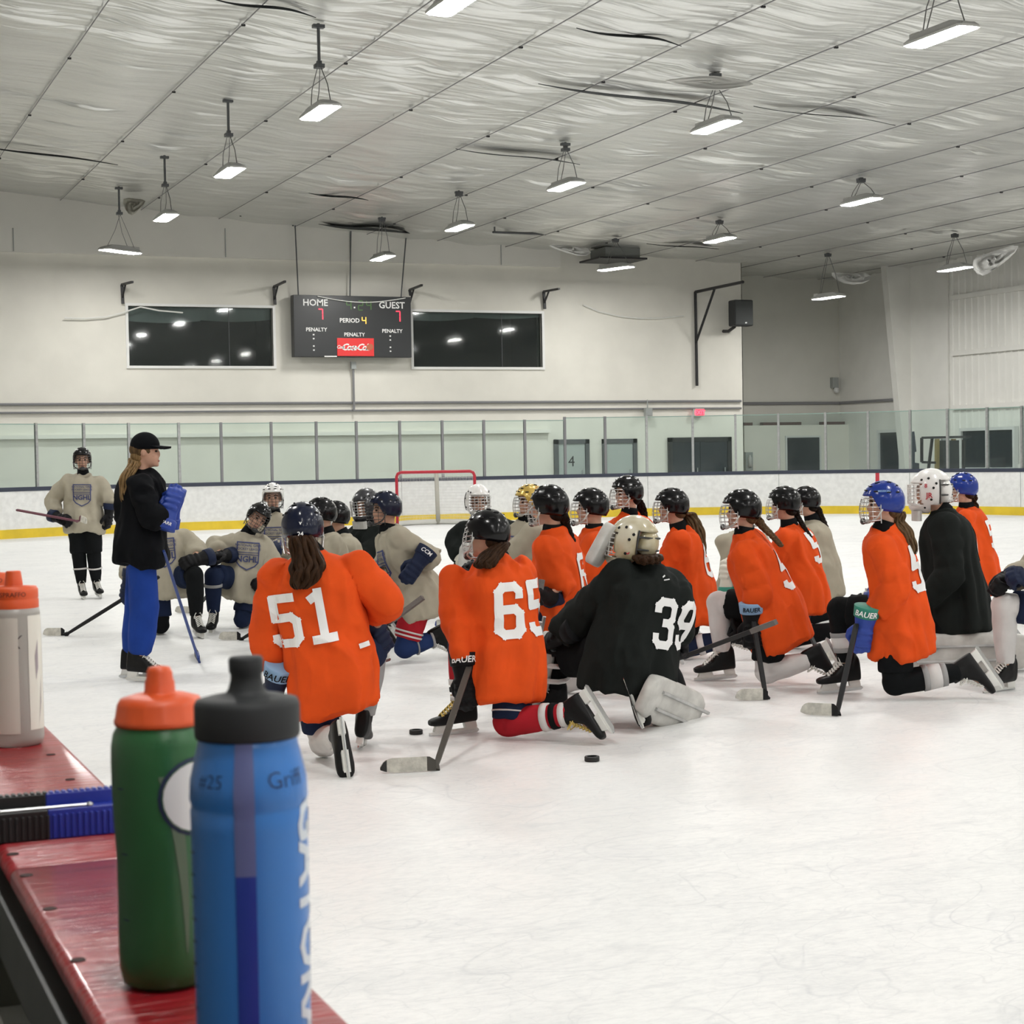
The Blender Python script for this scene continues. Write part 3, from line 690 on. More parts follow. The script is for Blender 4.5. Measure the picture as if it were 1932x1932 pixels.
# lift truck frame and dark board behind the right glass
def lift():
    p = gnd(1785, 905); c = at(1785, 860, 49.0); c.z = 0.0
    o = empty('lift_cart', c, 'dark framed lift cart parked behind the glass at right', 'cart'); r = RT; f = FW; s = 1 / 3300 * 49.0
    def P(px, py, dz=0): return at(px, py, 49.0 + dz)
    def bar(n, a, b, w, m): MB().tube([P(*a), P(*b)], w, 4).build(n, m, o)
    for a, b in (((1739, 826), (1739, 872)), ((1739, 826), (1832, 824)), ((1739, 872), (1766, 873)), ((1818, 830), (1818, 905)), ((1759, 826), (1750, 900))): bar('frame_bar', a, b, .045, M_black)
    for dz in (0, .7):
        for px, m in ((1768, mat('ochre_mast', (.30, .24, .10), .6)), (1780, M_grey), (1799, mat('brown_mast', (.22, .15, .06), .6))): bar('mast', (px, 828, dz), (px, 915, dz), .07, m)
    MB().obox(P(1790, 868), r * .22, f * .3, (0, 0, .55)).build('body', M_dark, o)
    MB().obox(P(1785, 912), r * .6, f * .5, (0, 0, .18)).build('base', mat('cart_red', (.25, .05, .04), .5), o)
    for px in (1765, 1805): MB().tube([P(px, 900, -.55) * 1 + UP * (.17 - P(px, 900, -.55).z), P(px, 900, -.45) + UP * (.17 - P(px, 900, -.45).z)], .17, 14).build('wheel', M_black, o)
lift()
p = [at(x, y, 49.4) for x, y in ((1717, 815), (1724, 814), (1728, 852), (1725, 853), (1725, 873), (1733, 874), (1734, 925), (1716, 925))]
n = FW * .08
sg = MB().rings([[q - n for q in p], [q + n for q in p]]).build('dark_sign_board', mat('dark_blue_board', (.02, .03, .045), .5)); tag(sg, 'dark stepped board standing by the column foot', 'board')
# torn liner plastic
def flap(pts, Z, label, m, th=.02, wr=.12):
    P = [at(x, y, Z + dz) for x, y, dz in pts]; c = sum(P, Vector()) / len(P); n = 9; v = []; f = []
    v.append(c + FW * random.uniform(-wr, wr))
    N = len(P)
    for j in range(1, n + 1):
        for i in range(N): v.append(c + (P[i] - c) * (j / n) + FW * (wr * math.sin(i * 2.1 + j * 1.3) * (1 - j / n * .4)) + UP * (wr * .3 * math.sin(i * 3.3 + j)))
    for i in range(N): f.append((0, 1 + i, 1 + (i + 1) % N))
    for j in range(n - 1):
        for i in range(N): a = 1 + j * N + i; b = 1 + j * N + (i + 1) % N; f.append((a, b, b + N, a + N))
    o = obj('torn_liner', v, f, m, ceil); o.modifiers.new('s', 'SOLIDIFY').thickness = th; sub = o.modifiers.new('ss', 'SUBSURF'); sub.levels = 1; sub.render_levels = 1
    o['label'] = label; return o
M_torn = mat('torn_vinyl', (.62, .62, .60), .3, bump=.6, bscale=6); M_torn2 = mat('torn_tan_vinyl', (.42, .41, .35), .5)
flap([(228, 371, 0), (255, 374, 0), (282, 376, 0), (262, 395, -.1), (248, 410, -.2), (236, 398, -.1)], 43.2, 'torn triangular flap of tan liner beside the left lamps', M_torn2)
flap([(1832, 492, 0), (1850, 480, 0), (1890, 470, .3), (1932, 458, .4), (1905, 490, .2), (1875, 510, 0), (1850, 523, -.2), (1836, 512, -.2)], 40, 'crumpled torn plastic hanging at the right edge of the ceiling', M_torn, wr=.3)
flap([(1560, 512, 0), (1600, 515, 0), (1640, 512, .2), (1648, 530, 0), (1610, 540, -.1), (1575, 530, 0)], 50, 'torn grey plastic drooping over the recess corner', M_torn, wr=.2)
flap([(1020, 462, 0), (1060, 460, 0), (1122, 466, 0), (1112, 488, -.2), (1070, 478, 0)], 45.0, 'torn white liner edge left of the ventilation duct', M_torn, wr=.15)
flap([(1235, 152, 0), (1290, 146, 0), (1348, 140, 0), (1400, 150, 0), (1436, 158, 0), (1390, 165, -.1), (1350, 172, -.3), (1290, 163, 0)], 28.2, 'white plastic patch around a lamp mount in the ceiling', mat('patch_white', (.86, .86, .83), .5), wr=.03)
# sprinkler pipes under the liner near the end wall
for (x0, y0, x1, y1, lab) in ((450, 404, 570, 407, 'thin black sprinkler pipe below the liner left of the scoreboard'), (930, 438, 1030, 442, 'thin black sprinkler pipe below the liner right of the scoreboard')):
    a = at(x0, y0, 46); b = at(x1, y1, 47.5); o = empty('sprinkler_pipe', a, lab, 'pipe')
    MB().tube([a, b], .03, 6).build('pipe', M_dkgrey, o)
    for t in (.03, .85): q = a + (b - a) * t; MB().tube([q, Vector((q.x, q.y, zc(q.x)))], .025, 5).build('hanger', M_dkgrey, o)
# ================================================================== PEOPLE: tools
def remesh(mb, vox, smooth_it=3):
    me = mesh('tmp', mb.v, mb.f); o = bpy.data.objects.new('tmp', me)
    r = o.modifiers.new('r', 'REMESH'); r.mode = 'VOXEL'; r.voxel_size = vox; r.use_smooth_shade = True
    e = evaluated(o); bpy.data.objects.remove(o); bpy.data.meshes.remove(me)
    nv = len(e.vertices); co = np.empty(nv * 3); e.vertices.foreach_get('co', co); co = co.reshape(-1, 3)
    ed = np.empty(len(e.edges) * 2, int); e.edges.foreach_get('vertices', ed); ed = ed.reshape(-1, 2)
    deg = np.bincount(ed.ravel(), minlength=nv).astype(float)[:, None]; deg[deg == 0] = 1
    for it in range(smooth_it * 2):
        acc = np.zeros_like(co)
        for k in range(3):
            acc[:, k] = np.bincount(ed[:, 0], co[ed[:, 1], k], nv) + np.bincount(ed[:, 1], co[ed[:, 0], k], nv)
        w = 0.55 if it % 2 == 0 else -0.50
        co = co + (acc / deg - co) * (w if it < smooth_it * 2 - 1 else 0.1)
    e.vertices.foreach_set('co', co.ravel()); e.update()
    return e
def wrinkle(e, amp, axis, seed, scale=9.0):
    """cloth folds: displaces along normals, folds run along the given axis"""
    nv = len(e.vertices); co = np.empty(nv * 3); e.vertices.foreach_get('co', co); co = co.reshape(-1, 3)
    no = np.empty(nv * 3); e.vertices.foreach_get('normal', no); no = no.reshape(-1, 3)
    ax = np.array(axis); al = co @ ax; P = co - np.outer(al, ax) * 0.72
    warp = vnoise(co * 4.0, seed + 5)[:, None] * 0.06
    n = vnoise((P + warp) * scale, seed); n2 = vnoise((P + warp) * scale * 2.1, seed + 1)
    d = amp * (0.9 * (1 - 2.2 * np.abs(n)) + 0.40 * (1 - 2 * np.abs(n2)) - .05)
    e.vertices.foreach_set('co', (co + no * d[:, None]).ravel()); e.update()
def mobj(name, e, m, parent):
    e.materials.clear(); e.materials.append(m); e.polygons.foreach_set('use_smooth', [True] * len(e.polygons))
    e.name = name; o = bpy.data.objects.new(name, e); return link(o, parent)
def frame(o, x, z):
    x = Vector(x).normalized(); z = Vector(z); z = (z - x * z.dot(x)).normalized(); y = z.cross(x)
    return Matrix(((x.x, y.x, z.x, o[0]), (x.y, y.y, z.y, o[1]), (x.z, y.z, z.z, o[2]), (0, 0, 0, 1)))
def ik(a, b, l1, l2, pole):
    d = b - a; L = d.length; n = d.normalized()
    if L > (l1 + l2) * 0.995: return a + n * (L * l1 / (l1 + l2))
    x = (L * L + l1 * l1 - l2 * l2) / (2 * L); h = math.sqrt(max(l1 * l1 - x * x, 0))
    p = pole - n * pole.dot(n); p.normalize(); return a + n * x + p * h
# --- digits as block strokes
DIG = {'0': [[(.085, .5), (.085, .17), (.17, .085), (.39, .085), (.475, .17), (.475, .83), (.39, .915), (.17, .915), (.085, .83), (.085, .5)]],
 '1': [[(.29, .0), (.29, 1.0)], [(.06, .07), (.52, .07)], [(.10, .80), (.29, .90)]],
 '2': [[(.085, .74), (.085, .83), (.17, .915), (.39, .915), (.475, .83), (.475, .60), (.085, .25), (.085, .085), (.50, .085)]],
 '3': [[(.085, .70), (.085, .83), (.17, .915), (.39, .915), (.475, .83), (.475, .60), (.38, .51), (.22, .51)], [(.38, .51), (.475, .42), (.475, .17), (.39, .085), (.17, .085), (.085, .17), (.085, .30)]],
 '4': [[(.39, 0), (.39, 1)], [(.36, .93), (.07, .36), (.07, .28), (.55, .28)]],
 '5': [[(.49, .915), (.10, .915), (.10, .55), (.38, .56), (.475, .47), (.475, .17), (.39, .085), (.15, .085), (.08, .16), (.08, .25)]],
 '6': [[(.475, .70), (.475, .83), (.39, .915), (.17, .915), (.085, .83), (.085, .17), (.17, .085), (.39, .085), (.475, .17), (.475, .43), (.39, .52), (.085, .52)]]}
DIG['9'] = [[(.56 - x, 1 - y) for x, y in s] for s in DIG['6']]
def digit_quads(s, only=None, hw=.080, grid=.045):
    V, F = [], []
    x0 = -0.5 * (len(s) * .56 + (len(s) - 1) * .09)
    for ci, ch in enumerate(s):
        ox = x0 + ci * .65
        if only is not None and ci != only: continue
        for pl in DIG[ch]:
            for si, (a, b) in enumerate(zip(pl[:-1], pl[1:])):
                a = np.array(a); b = np.array(b); d = b - a; L = np.hypot(*d); t = d / L; n = np.array([-t[1], t[0]])
                ea = hw * (.75 if si > 0 else .05); eb = hw * (.75 if si < len(pl) - 2 else .05); a2 = a - t * ea; L2 = L + ea + eb; nx = max(1, int(L2 / grid)); ny = 4
                i0 = len(V)
                for i in range(nx + 1):
                    for j in range(ny + 1):
                        p = a2 + t * (L2 * i / nx) + n * (hw * (2 * j / ny - 1)); V.append((p[0] + ox, p[1] - .5))
                for i in range(nx):
                    for j in range(ny):
                        q = i0 + i * (ny + 1) + j; F.append((q, q + ny + 1, q + ny + 2, q + 1))
    return np.array(V), F
def densify(v, f, mx):
    bm = bmesh.new(); vs = [bm.verts.new((p[0], p[1], 0)) for p in v]
    for q in f:
        try: bm.faces.new([vs[i] for i in q])
        except ValueError: pass
    bmesh.ops.triangulate(bm, faces=bm.faces[:])
    for _ in range(4):
        es = [e for e in bm.edges if e.calc_length() > mx]
        if not es: break
        bmesh.ops.subdivide_edges(bm, edges=es, cuts=1, use_grid_fill=False); bmesh.ops.triangulate(bm, faces=[q for q in bm.faces if len(q.verts) > 3])
    bm.verts.index_update(); V = np.array([p.co[:2] for p in bm.verts]); F = [tuple(x.index for x in q.verts) for q in bm.faces]; bm.free(); return V, F
def project(name, V, F, bvh, c, right, up, into, size, m, parent, lift=.0065):
    right, up, into = (Vector(q).normalized() for q in (right, up, into)); pts = {}; vv = []
    for i, p in enumerate(V):
        o = c + right * (p[0] * size) + up * (p[1] * size) - into * 0.6
        h = bvh.ray_cast(o, into, 1.3)
        if h[0] is not None: pts[i] = len(vv); vv.append(h[0] - into * lift)
    ff = [tuple(pts[i] for i in q) for q in F if all(i in pts for i in q)]
    ff = [q for q in ff if max((vv[q[i]] - vv[q[i - 1]]).length for i in range(len(q))) < 0.13]
    if not ff: return None
    return obj(name, vv, ff, m, parent)
# --- cloth, skin and gear materials
def cloth(name, col, rough=.85, noise=.12, bs=260): return mat(name, col, rough, noise=noise, nscale=7, bump=.12, bscale=bs, spec=.12 if max(col) < .1 else .22)
K = {'orange': cloth('orange_jersey', (.74, .080, .008)), 'tan': cloth('grey_tan_jersey', (.40, .365, .285)), 'black': cloth('black_jersey', (.011, .0135, .0125)),
 'navy': cloth('navy_cloth', (.012, .020, .050)), 'blk': cloth('black_cloth', (.006, .007, .008)), 'red': cloth('red_cloth', (.40, .012, .022)), 'royal': cloth('royal_blue_cloth', (.010, .045, .27)),
 'whitec': cloth('white_sock', (.66, .64, .63)), 'greyc': cloth('grey_cloth', (.33, .33, .33)), 'yellowc': cloth('yellow_cloth', (.62, .42, .05)), 'greenc': cloth('green_cloth', (.02, .16, .08)),
 'navysock': cloth('navy_sock', (.015, .035, .12)), 'blackshirt': cloth('black_shirt', (.0035, .004, .0055)), 'pad': mat('goalie_pad_white', (.60, .59, .56), .5, noise=.25, nscale=9, bump=.3, bscale=14), 'padgrey': mat('goalie_pad_grey', (.50, .50, .49), .5, noise=.35, nscale=7, bump=.4, bscale=12),
 'num': mat('white_number', (.80, .80, .80), .6), 'ink': mat('navy_print', (.045, .055, .15), .7), 'lightblue': mat('light_blue_cuff', (.22, .36, .55), .6), 'gl_navy': mat('navy_glove', (.008, .014, .04), .6, spec=.2), 'gl_blk': mat('black_glove', (.006, .006, .007), .6, spec=.15), 'gl_royal': mat('royal_glove', (.012, .045, .30), .55),
 'gl_wg': mat('white_glove', (.62, .60, .52), .55), 'green': mat('green_cuff', (.02, .20, .14), .6), 'redp': mat('red_cuff', (.42, .015, .03), .6),
 'h_blk': mat('black_helmet', (.004,.004,.005), .2, spec=.28, coat=.06), 'h_navy': mat('navy_helmet', (.008, .011, .028), .2, spec=.28, coat=.06), 'h_royal': mat('royal_helmet', (.012, .035, .24), .2, spec=.35), 'h_white': mat('white_helmet', (.74, .74, .72), .25, coat=.4), 'h_gold': mat('gold_helmet', (.55, .38, .08), .25, metal=.3, coat=.5),
 'mask_cream': mat('cream_mask', (.62, .58, .46), .25, coat=.5, noise=.35, nscale=7, col2=(.40, .34, .20)), 'mask_white': mat('white_mask', (.74, .73, .71), .3, coat=.3), 'mask_dark': mat('dark_mask', (.03, .03, .035), .25, coat=.4),
 'wire': mat('cage_steel', (.55, .55, .55), .3, metal=.8), 'wireblk': mat('cage_black', (.03, .03, .03), .35), 'wirewhite': mat('cage_white', (.75, .75, .73), .4),
 'boot': mat('skate_boot_black', (.007, .007, .0075), .45, spec=.2, noise=.3, nscale=15), 'bootgold': mat('skate_gold', (.40, .30, .04), .4), 'holder': mat('skate_holder_white', (.72, .72, .69), .35), 'steel': mat('skate_steel', (.62, .63, .64), .22, metal=1.0), 'lace': mat('lace_white', (.75, .74, .70), .7), 'laceyel': mat('lace_yellow', (.60, .45, .12), .7),
 'strap': mat('chin_strap', (.55, .54, .5), .6), 'vent': mat('helmet_vent', (.002, .002, .002), .8), 'eye': mat('eye_dark', (.03, .02, .015), .2), 'lip': mat('lips', (.42, .16, .13), .5)}
SKIN = [mat('skin_fair', (.58, .33, .23), .5, noise=.12, nscale=20), mat('skin_warm', (.50, .27, .18), .5, noise=.12, nscale=20)]
HAIR = {c: mat('hair_' + c, v, .5, noise=.5, nscale=60, bump=.3, bscale=90, spec=.08, stretch=(1, 1, .12)) for c, v in {'brown': (.040, .019, .009), 'dark': (.016, .010, .007), 'blond': (.26, .165, .075), 'dirty': (.13, .080, .040), 'red': (.10, .04, .018)}.items()}
# --- shared gear meshes (local: x forward / toe / fingers, z up)
def helmet_mesh():
    nu, nv = 44, 14; a, b, c = .132, .109, .128; V = []; F = []
    for i in range(nu):
        ph = 2 * PI * i / nu; cf_ = math.cos(ph)
        zb = .036 if cf_ > .62 else (.036 + (-.055 - .036) * min(1, (.62 - cf_) / .35) if cf_ > .27 else -.055 + (-.075 + .055) * (.27 - cf_) / 1.27)
        pb = math.asin(zb / c)
        for j in range(nv):
            ps = pb + (PI / 2 - pb) * (j / (nv - .5)); r = 1.0
            x, y, z = a * math.cos(ps) * math.cos(ph), b * math.cos(ps) * math.sin(ph), c * math.sin(ps)
            ridge = math.exp(-(y / .020) ** 2) * .5 + math.exp(-((abs(y) - .058) / .014) ** 2) * .55
            seam = -0.9 * math.exp(-((x - .012) / .008) ** 2) if z > .0 else 0
            side = .6 * math.exp(-((z - .028) / .012) ** 2) * (1 if abs(y) > .05 else 0)
            r += .030 * (ridge if z > .02 else 0) + .022 * seam + .022 * side
            if j == 0: r *= 1.015
            if cf_ < -.6 and z < .0: r += .03 * math.exp(-((z + .035) / .02) ** 2)
            V.append((x * r, y * r, z * r))
    for i in range(nu):
        for j in range(nv - 1):
            p = i * nv + j; q = ((i + 1) % nu) * nv + j; F.append((p, q, q + 1, p + 1))
    t = len(V); V.append((0, 0, c)); 
    for i in range(nu): F.append((i * nv + nv - 1, ((i + 1) % nu) * nv + nv - 1, t))
    me = mesh('helmet', V, F); o = bpy.data.objects.new('t', me); s = o.modifiers.new('s', 'SOLIDIFY'); s.thickness = .012; s.offset = -1
    e = evaluated(o); bpy.data.objects.remove(o); e.polygons.foreach_set('use_smooth', [True] * len(e.polygons)); return e
def vents_mesh():
    m = MB()
    for s in (-1, 1):
        for (x, y, z) in ((.112, .030, .070), (.085, .036, .095), (.045, .040, .122), (-.03, .042, .122), (-.08, .038, .100), (.06, .088, .065), (-.02, .098, .058), (-.075, .075, .055)):
            n = Vector((x / .132 ** 2, s * y / .109 ** 2, z / .128 ** 2)).normalized(); p = Vector((x / .132, s * y / .109, z / .128)).normalized()
            p = Vector((p.x * .132, p.y * .109, p.z * .128)) * 1.012; t = Vector((0, 0, 1)).cross(n).normalized() if abs(n.z) < .8 else Vector((1, 0, 0)); t = (t - n * t.dot(n)).normalized()
            m.ell(p, t * .017, n.cross(t) * .0055, n * .005, 10, 6)
    return m.mesh('vent')
def cage_mesh(wide=False):
    m = MB(); H = math.radians(78)
    def P(h, z):
        q = (z + .045) / .09; rx = .150 - .022 * q * q; ry = .106 - .010 * q * q; return Vector((rx * math.cos(h), ry * math.sin(h), z))
    zs = [.030, .004, -.022, -.050, -.078, -.104, -.122]
    for z in zs: m.tube([P(-H + 2 * H * k / 14, z if z > -.11 else z + .02 * abs(k / 7 - 1)) for k in range(15)], .0036 if z in (zs[0], zs[-1]) else .0022, 5)
    for k in range(9):
        h = -H + 2 * H * k / 8; m.tube([P(h, .034 + (-.122 - .034) * j / 8) for j in range(9)], .0034 if k in (0, 8) else .0022, 5)
    return m.mesh('cage')
def chin_mesh():
    m = MB(); m.ell((.128, 0, -.112), (.018, 0, 0), (0, .034, 0), (0, 0, .022), 14, 8); return m.mesh('chin_cup', smooth=True)
def strap_mesh():
    m = MB()
    for s in (-1, 1): m.tube([(.02, .106 * s, -.035), (.05, .095 * s, -.085), (.095, .055 * s, -.118), (.11, .0, -.125)], .0055, 5)
    return m.mesh('chin_strap', smooth=True)
def mask_mesh():
    nu, nv = 56, 34; a, b, c = .150, .122, .165; V = []; F = []
    for j in range(nv + 1):
        ps = -1.12 + (PI / 2 + 1.12) * j / nv
        for i in range(nu):
            ph = 2 * PI * i / nu; x, y, z = a * math.cos(ps) * math.cos(ph), b * math.cos(ps) * math.sin(ph), c * math.sin(ps)
            if z < -.05 and x > 0: x *= 1.0 + .5 * min(1, (-.05 - z) / .08); 
            r = 1 + .035 * math.exp(-(y / .018) ** 2) * (z > .05) + .03 * math.exp(-((abs(y) - .075) / .012) ** 2) * (z > .02)
            V.append((x * r, y * r, z))
    for j in range(nv):
        for i in range(nu):
            q = [j * nu + i, j * nu + (i + 1) % nu, (j + 1) * nu + (i + 1) % nu, (j + 1) * nu + i]; cx = sum(V[k][0] for k in q) / 4; cy = sum(V[k][1] for k in q) / 4; cz = sum(V[k][2] for k in q) / 4
            if cx > .035 and abs(cy) < .095 and -.085 < cz < .058: continue
            if cx < -.045 and cz < .085: continue
            if cx < .02 and cz < -.085: continue
            F.append(q)
    me = mesh('mask', V, F); o = bpy.data.objects.new('t', me); s = o.modifiers.new('s', 'SOLIDIFY'); s.thickness = .012; s.offset = -1
    e = evaluated(o); bpy.data.objects.remove(o); e.polygons.foreach_set('use_smooth', [True] * len(e.polygons)); return e
def mask_hole_mesh():
    m = MB()
    for s in (-1, 1):
        for (x, z) in ((.075, .085), (.03, .095), (.0, .03), (.055, -.105), (.015, -.05), (-.02, .06)):
            y = .122 * math.sqrt(max(.02, 1 - (x / .150) ** 2 - (z / .165) ** 2)) * s; n = Vector((x / .150 ** 2, y / .122 ** 2, z / .165 ** 2)).normalized(); t = n.orthogonal().normalized()
            m.ell(Vector((x, y, z)) * 1.02, t * .009, n.cross(t) * .009, n * .004, 10, 6)
    return m.mesh('mask_vent')
def mask_rim_mesh():
    m = MB(); pts = [(-.047, .122 * math.sqrt(max(0, 1 - (.047 / .15) ** 2 - (z / .165) ** 2)), z) for z in np.linspace(-.08, .086, 10)]
    for s in (-1, 1): m.tube([(x, y * s * 1.01, z) for x, y, z in pts], .006, 6)
    m.tube([(-.047, y, .088) for y in np.linspace(-.09, .09, 5)], .006, 6)
    for z in (.05, -.02): m.tube([(-.047, .112, z), (-.10, .075, z), (-.145, 0, z), (-.10, -.075, z), (-.047, -.112, z)], .006, 6)
    return m.mesh('mask_strap')
def mask_cage_mesh():
    m = MB()
    for z in (.052, .026, -.001, -.028, -.055, -.080): m.tube([(.160 * math.cos(h), .128 * math.sin(h), z) for h in np.linspace(-.95, .95, 11)], .0036, 5)
    for y in (-.095, -.065, -.035, -.005, .025, .055, .085): m.tube([(.160 * math.sqrt(max(0, 1 - (y / .128) ** 2)) + .002, y, z) for z in (.055, .02, -.02, -.05, -.08)], .0032, 5)
    return m.mesh('cage')
def glove_mesh(side):
    m = MB(); s = side
    def el(x, hy, hz, cz=0): return [Vector((x, s * (hy * math.cos(2 * PI * k / 16)), cz + hz * math.sin(2 * PI * k / 16))) for k in range(16)]
    m.rings([el(-.115, .066, .060), el(-.07, .062, .055), el(-.01, .050, .044), el(.02, .052, .040, .0), el(.06, .056, .036, .004), el(.10, .05, .026, .004)])
    for k in range(3): m.ell((.015 + .036 * k, 0, .034 - .004 * k), (.018, 0, 0), (0, .050, 0), (0, 0, .014))
    for i, L in enumerate((.92, 1.0, .97, .82)):
        y = s * (.040 - .0265 * i)
        m.tube([(.085, y, .006), (.115 + .01 * L, y, .004), (.138 * L + .005, y, -.022), (.122 * L, y * .95, -.052), (.088 * L, y * .9, -.060)], [.016, .0165, .0165, .0155, .013], 8)
    m.tube([(.005, s * .044, -.012), (.035, s * .066, -.024), (.070, s * .066, -.042), (.094, s * .046, -.056)], [.017, .018, .017, .014], 8)
    return remesh(m, .0058, 2)
def cuff_mesh(side):
    def el(x, hy, hz): return [Vector((x, hy * math.cos(2 * PI * k / 20), hz * math.sin(2 * PI * k / 20))) for k in range(20)]
    return MB().rings([el(-.120, .070, .064), el(-.118, .072, .066), el(-.062, .0665, .0595), el(-.058, .063, .056)]).mesh('cuff_band', smooth=True)
def skate_meshes():
    m = MB()
    def sec(x, hw, z0, z1): return [Vector((x, hw * math.copysign(abs(math.cos(t)) ** .7, math.cos(t)), (z0 + z1) / 2 + (z1 - z0) / 2 * math.copysign(abs(math.sin(t)) ** .7, math.sin(t)))) for t in np.linspace(0, 2 * PI, 17)[:-1]]
    m.rings([sec(-.082, .026, -.085, .05), sec(-.070, .036, -.088, .075), sec(-.02, .043, -.088, .07), (sec(.035, .043, -.088, .035)), sec(.085, .045, -.088, -.018), sec(.14, .048, -.088, -.034), sec(.18, .045, -.086, -.040), sec(.205, .030, -.080, -.050)])
    m.tube([(-.012, 0, .0), (-.018, 0, .095)], [.046, .050], 14)
    boot = remesh(m, .0065, 2)
    h = MB()
    def prof(pts, w): h.rings([[Vector((x, -w, z)) for x, z in pts], [Vector((x, w, z)) for x, z in pts]])
    prof([(-.085, -.13), (.205, -.13), (.212, -.12), (.19, -.116), (-.07, -.116)], .008)
    prof([(.075, -.118), (.185, -.118), (.170, -.084), (.085, -.084)], .017); prof([(-.075, -.118), (-.005, -.118), (.0, -.084), (-.07, -.084)], .017)
    hold = h.mesh('blade_holder')
    b = MB(); pts = [(-.088, -.130), (-.092, -.140), (-.078, -.150), (.185, -.150), (.212, -.140), (.214, -.128)]
    b.rings([[Vector((x, -.0018, z)) for x, z in pts], [Vector((x, .0018, z)) for x, z in pts]]); blade = b.mesh('blade')
    l = MB()
    for k in range(7):
        t = k / 6; x = .03 + .095 * t; z = .048 - .070 * t
        for s in (-1, 1): l.tube([(x, -.028 * s, z - .012), (x + .006, 0, z + .006), (x + .010, .028 * s, z - .014)], .0042, 5)
    for s in (-1, 1): l.tube([(.03, 0, .055), (.055, .02 * s, .075), (.05, .036 * s, .04), (.035, .03 * s, .02)], .0035, 5)
    return boot, hold, blade, l.mesh('laces')
G = {'helmet': helmet_mesh(), 'vent': vents_mesh(), 'cage': cage_mesh(), 'chin': chin_mesh(), 'strap': strap_mesh(), 'mask': mask_mesh(), 'maskcage': mask_cage_mesh(), 'maskhole': mask_hole_mesh(), 'maskrim': mask_rim_mesh(),
     'gloveL': glove_mesh(-1), 'gloveR': glove_mesh(1), 'cuff': cuff_mesh(1)}
G['boot'], G['holder'], G['blade'], G['laces'] = skate_meshes()
def shield_paths():
    """crest outline as thin strokes in a unit box, plus bars"""
    V, F = [], []
    def stroke(pl, w):
        for a, b in zip(pl[:-1], pl[1:]):
            a = np.array(a); b = np.array(b); d = b - a; L = np.hypot(*d); t = d / L; n = np.array([-t[1], t[0]]) * w; N = max(1, int(L / .08)); i0 = len(V)
            for i in range(N + 1):
                p = a - t * w * .5 + d * (i / N) * (1 + w / L); V.append(tuple(p - n)); V.append(tuple(p + n))
            for i in range(N): q = i0 + 2 * i; F.append((q, q + 2, q + 3, q + 1))
    stroke([(-.40, .5), (.40, .5), (.40, -.22), (.28, -.36), (0, -.5), (-.28, -.36), (-.40, -.22), (-.40, .5)], .022)
    stroke([(-.40, .14), (.40, .14)], .014); stroke([(-.40, .06), (.40, .06)], .014)
    return np.array(V), F
SHV = shield_paths()
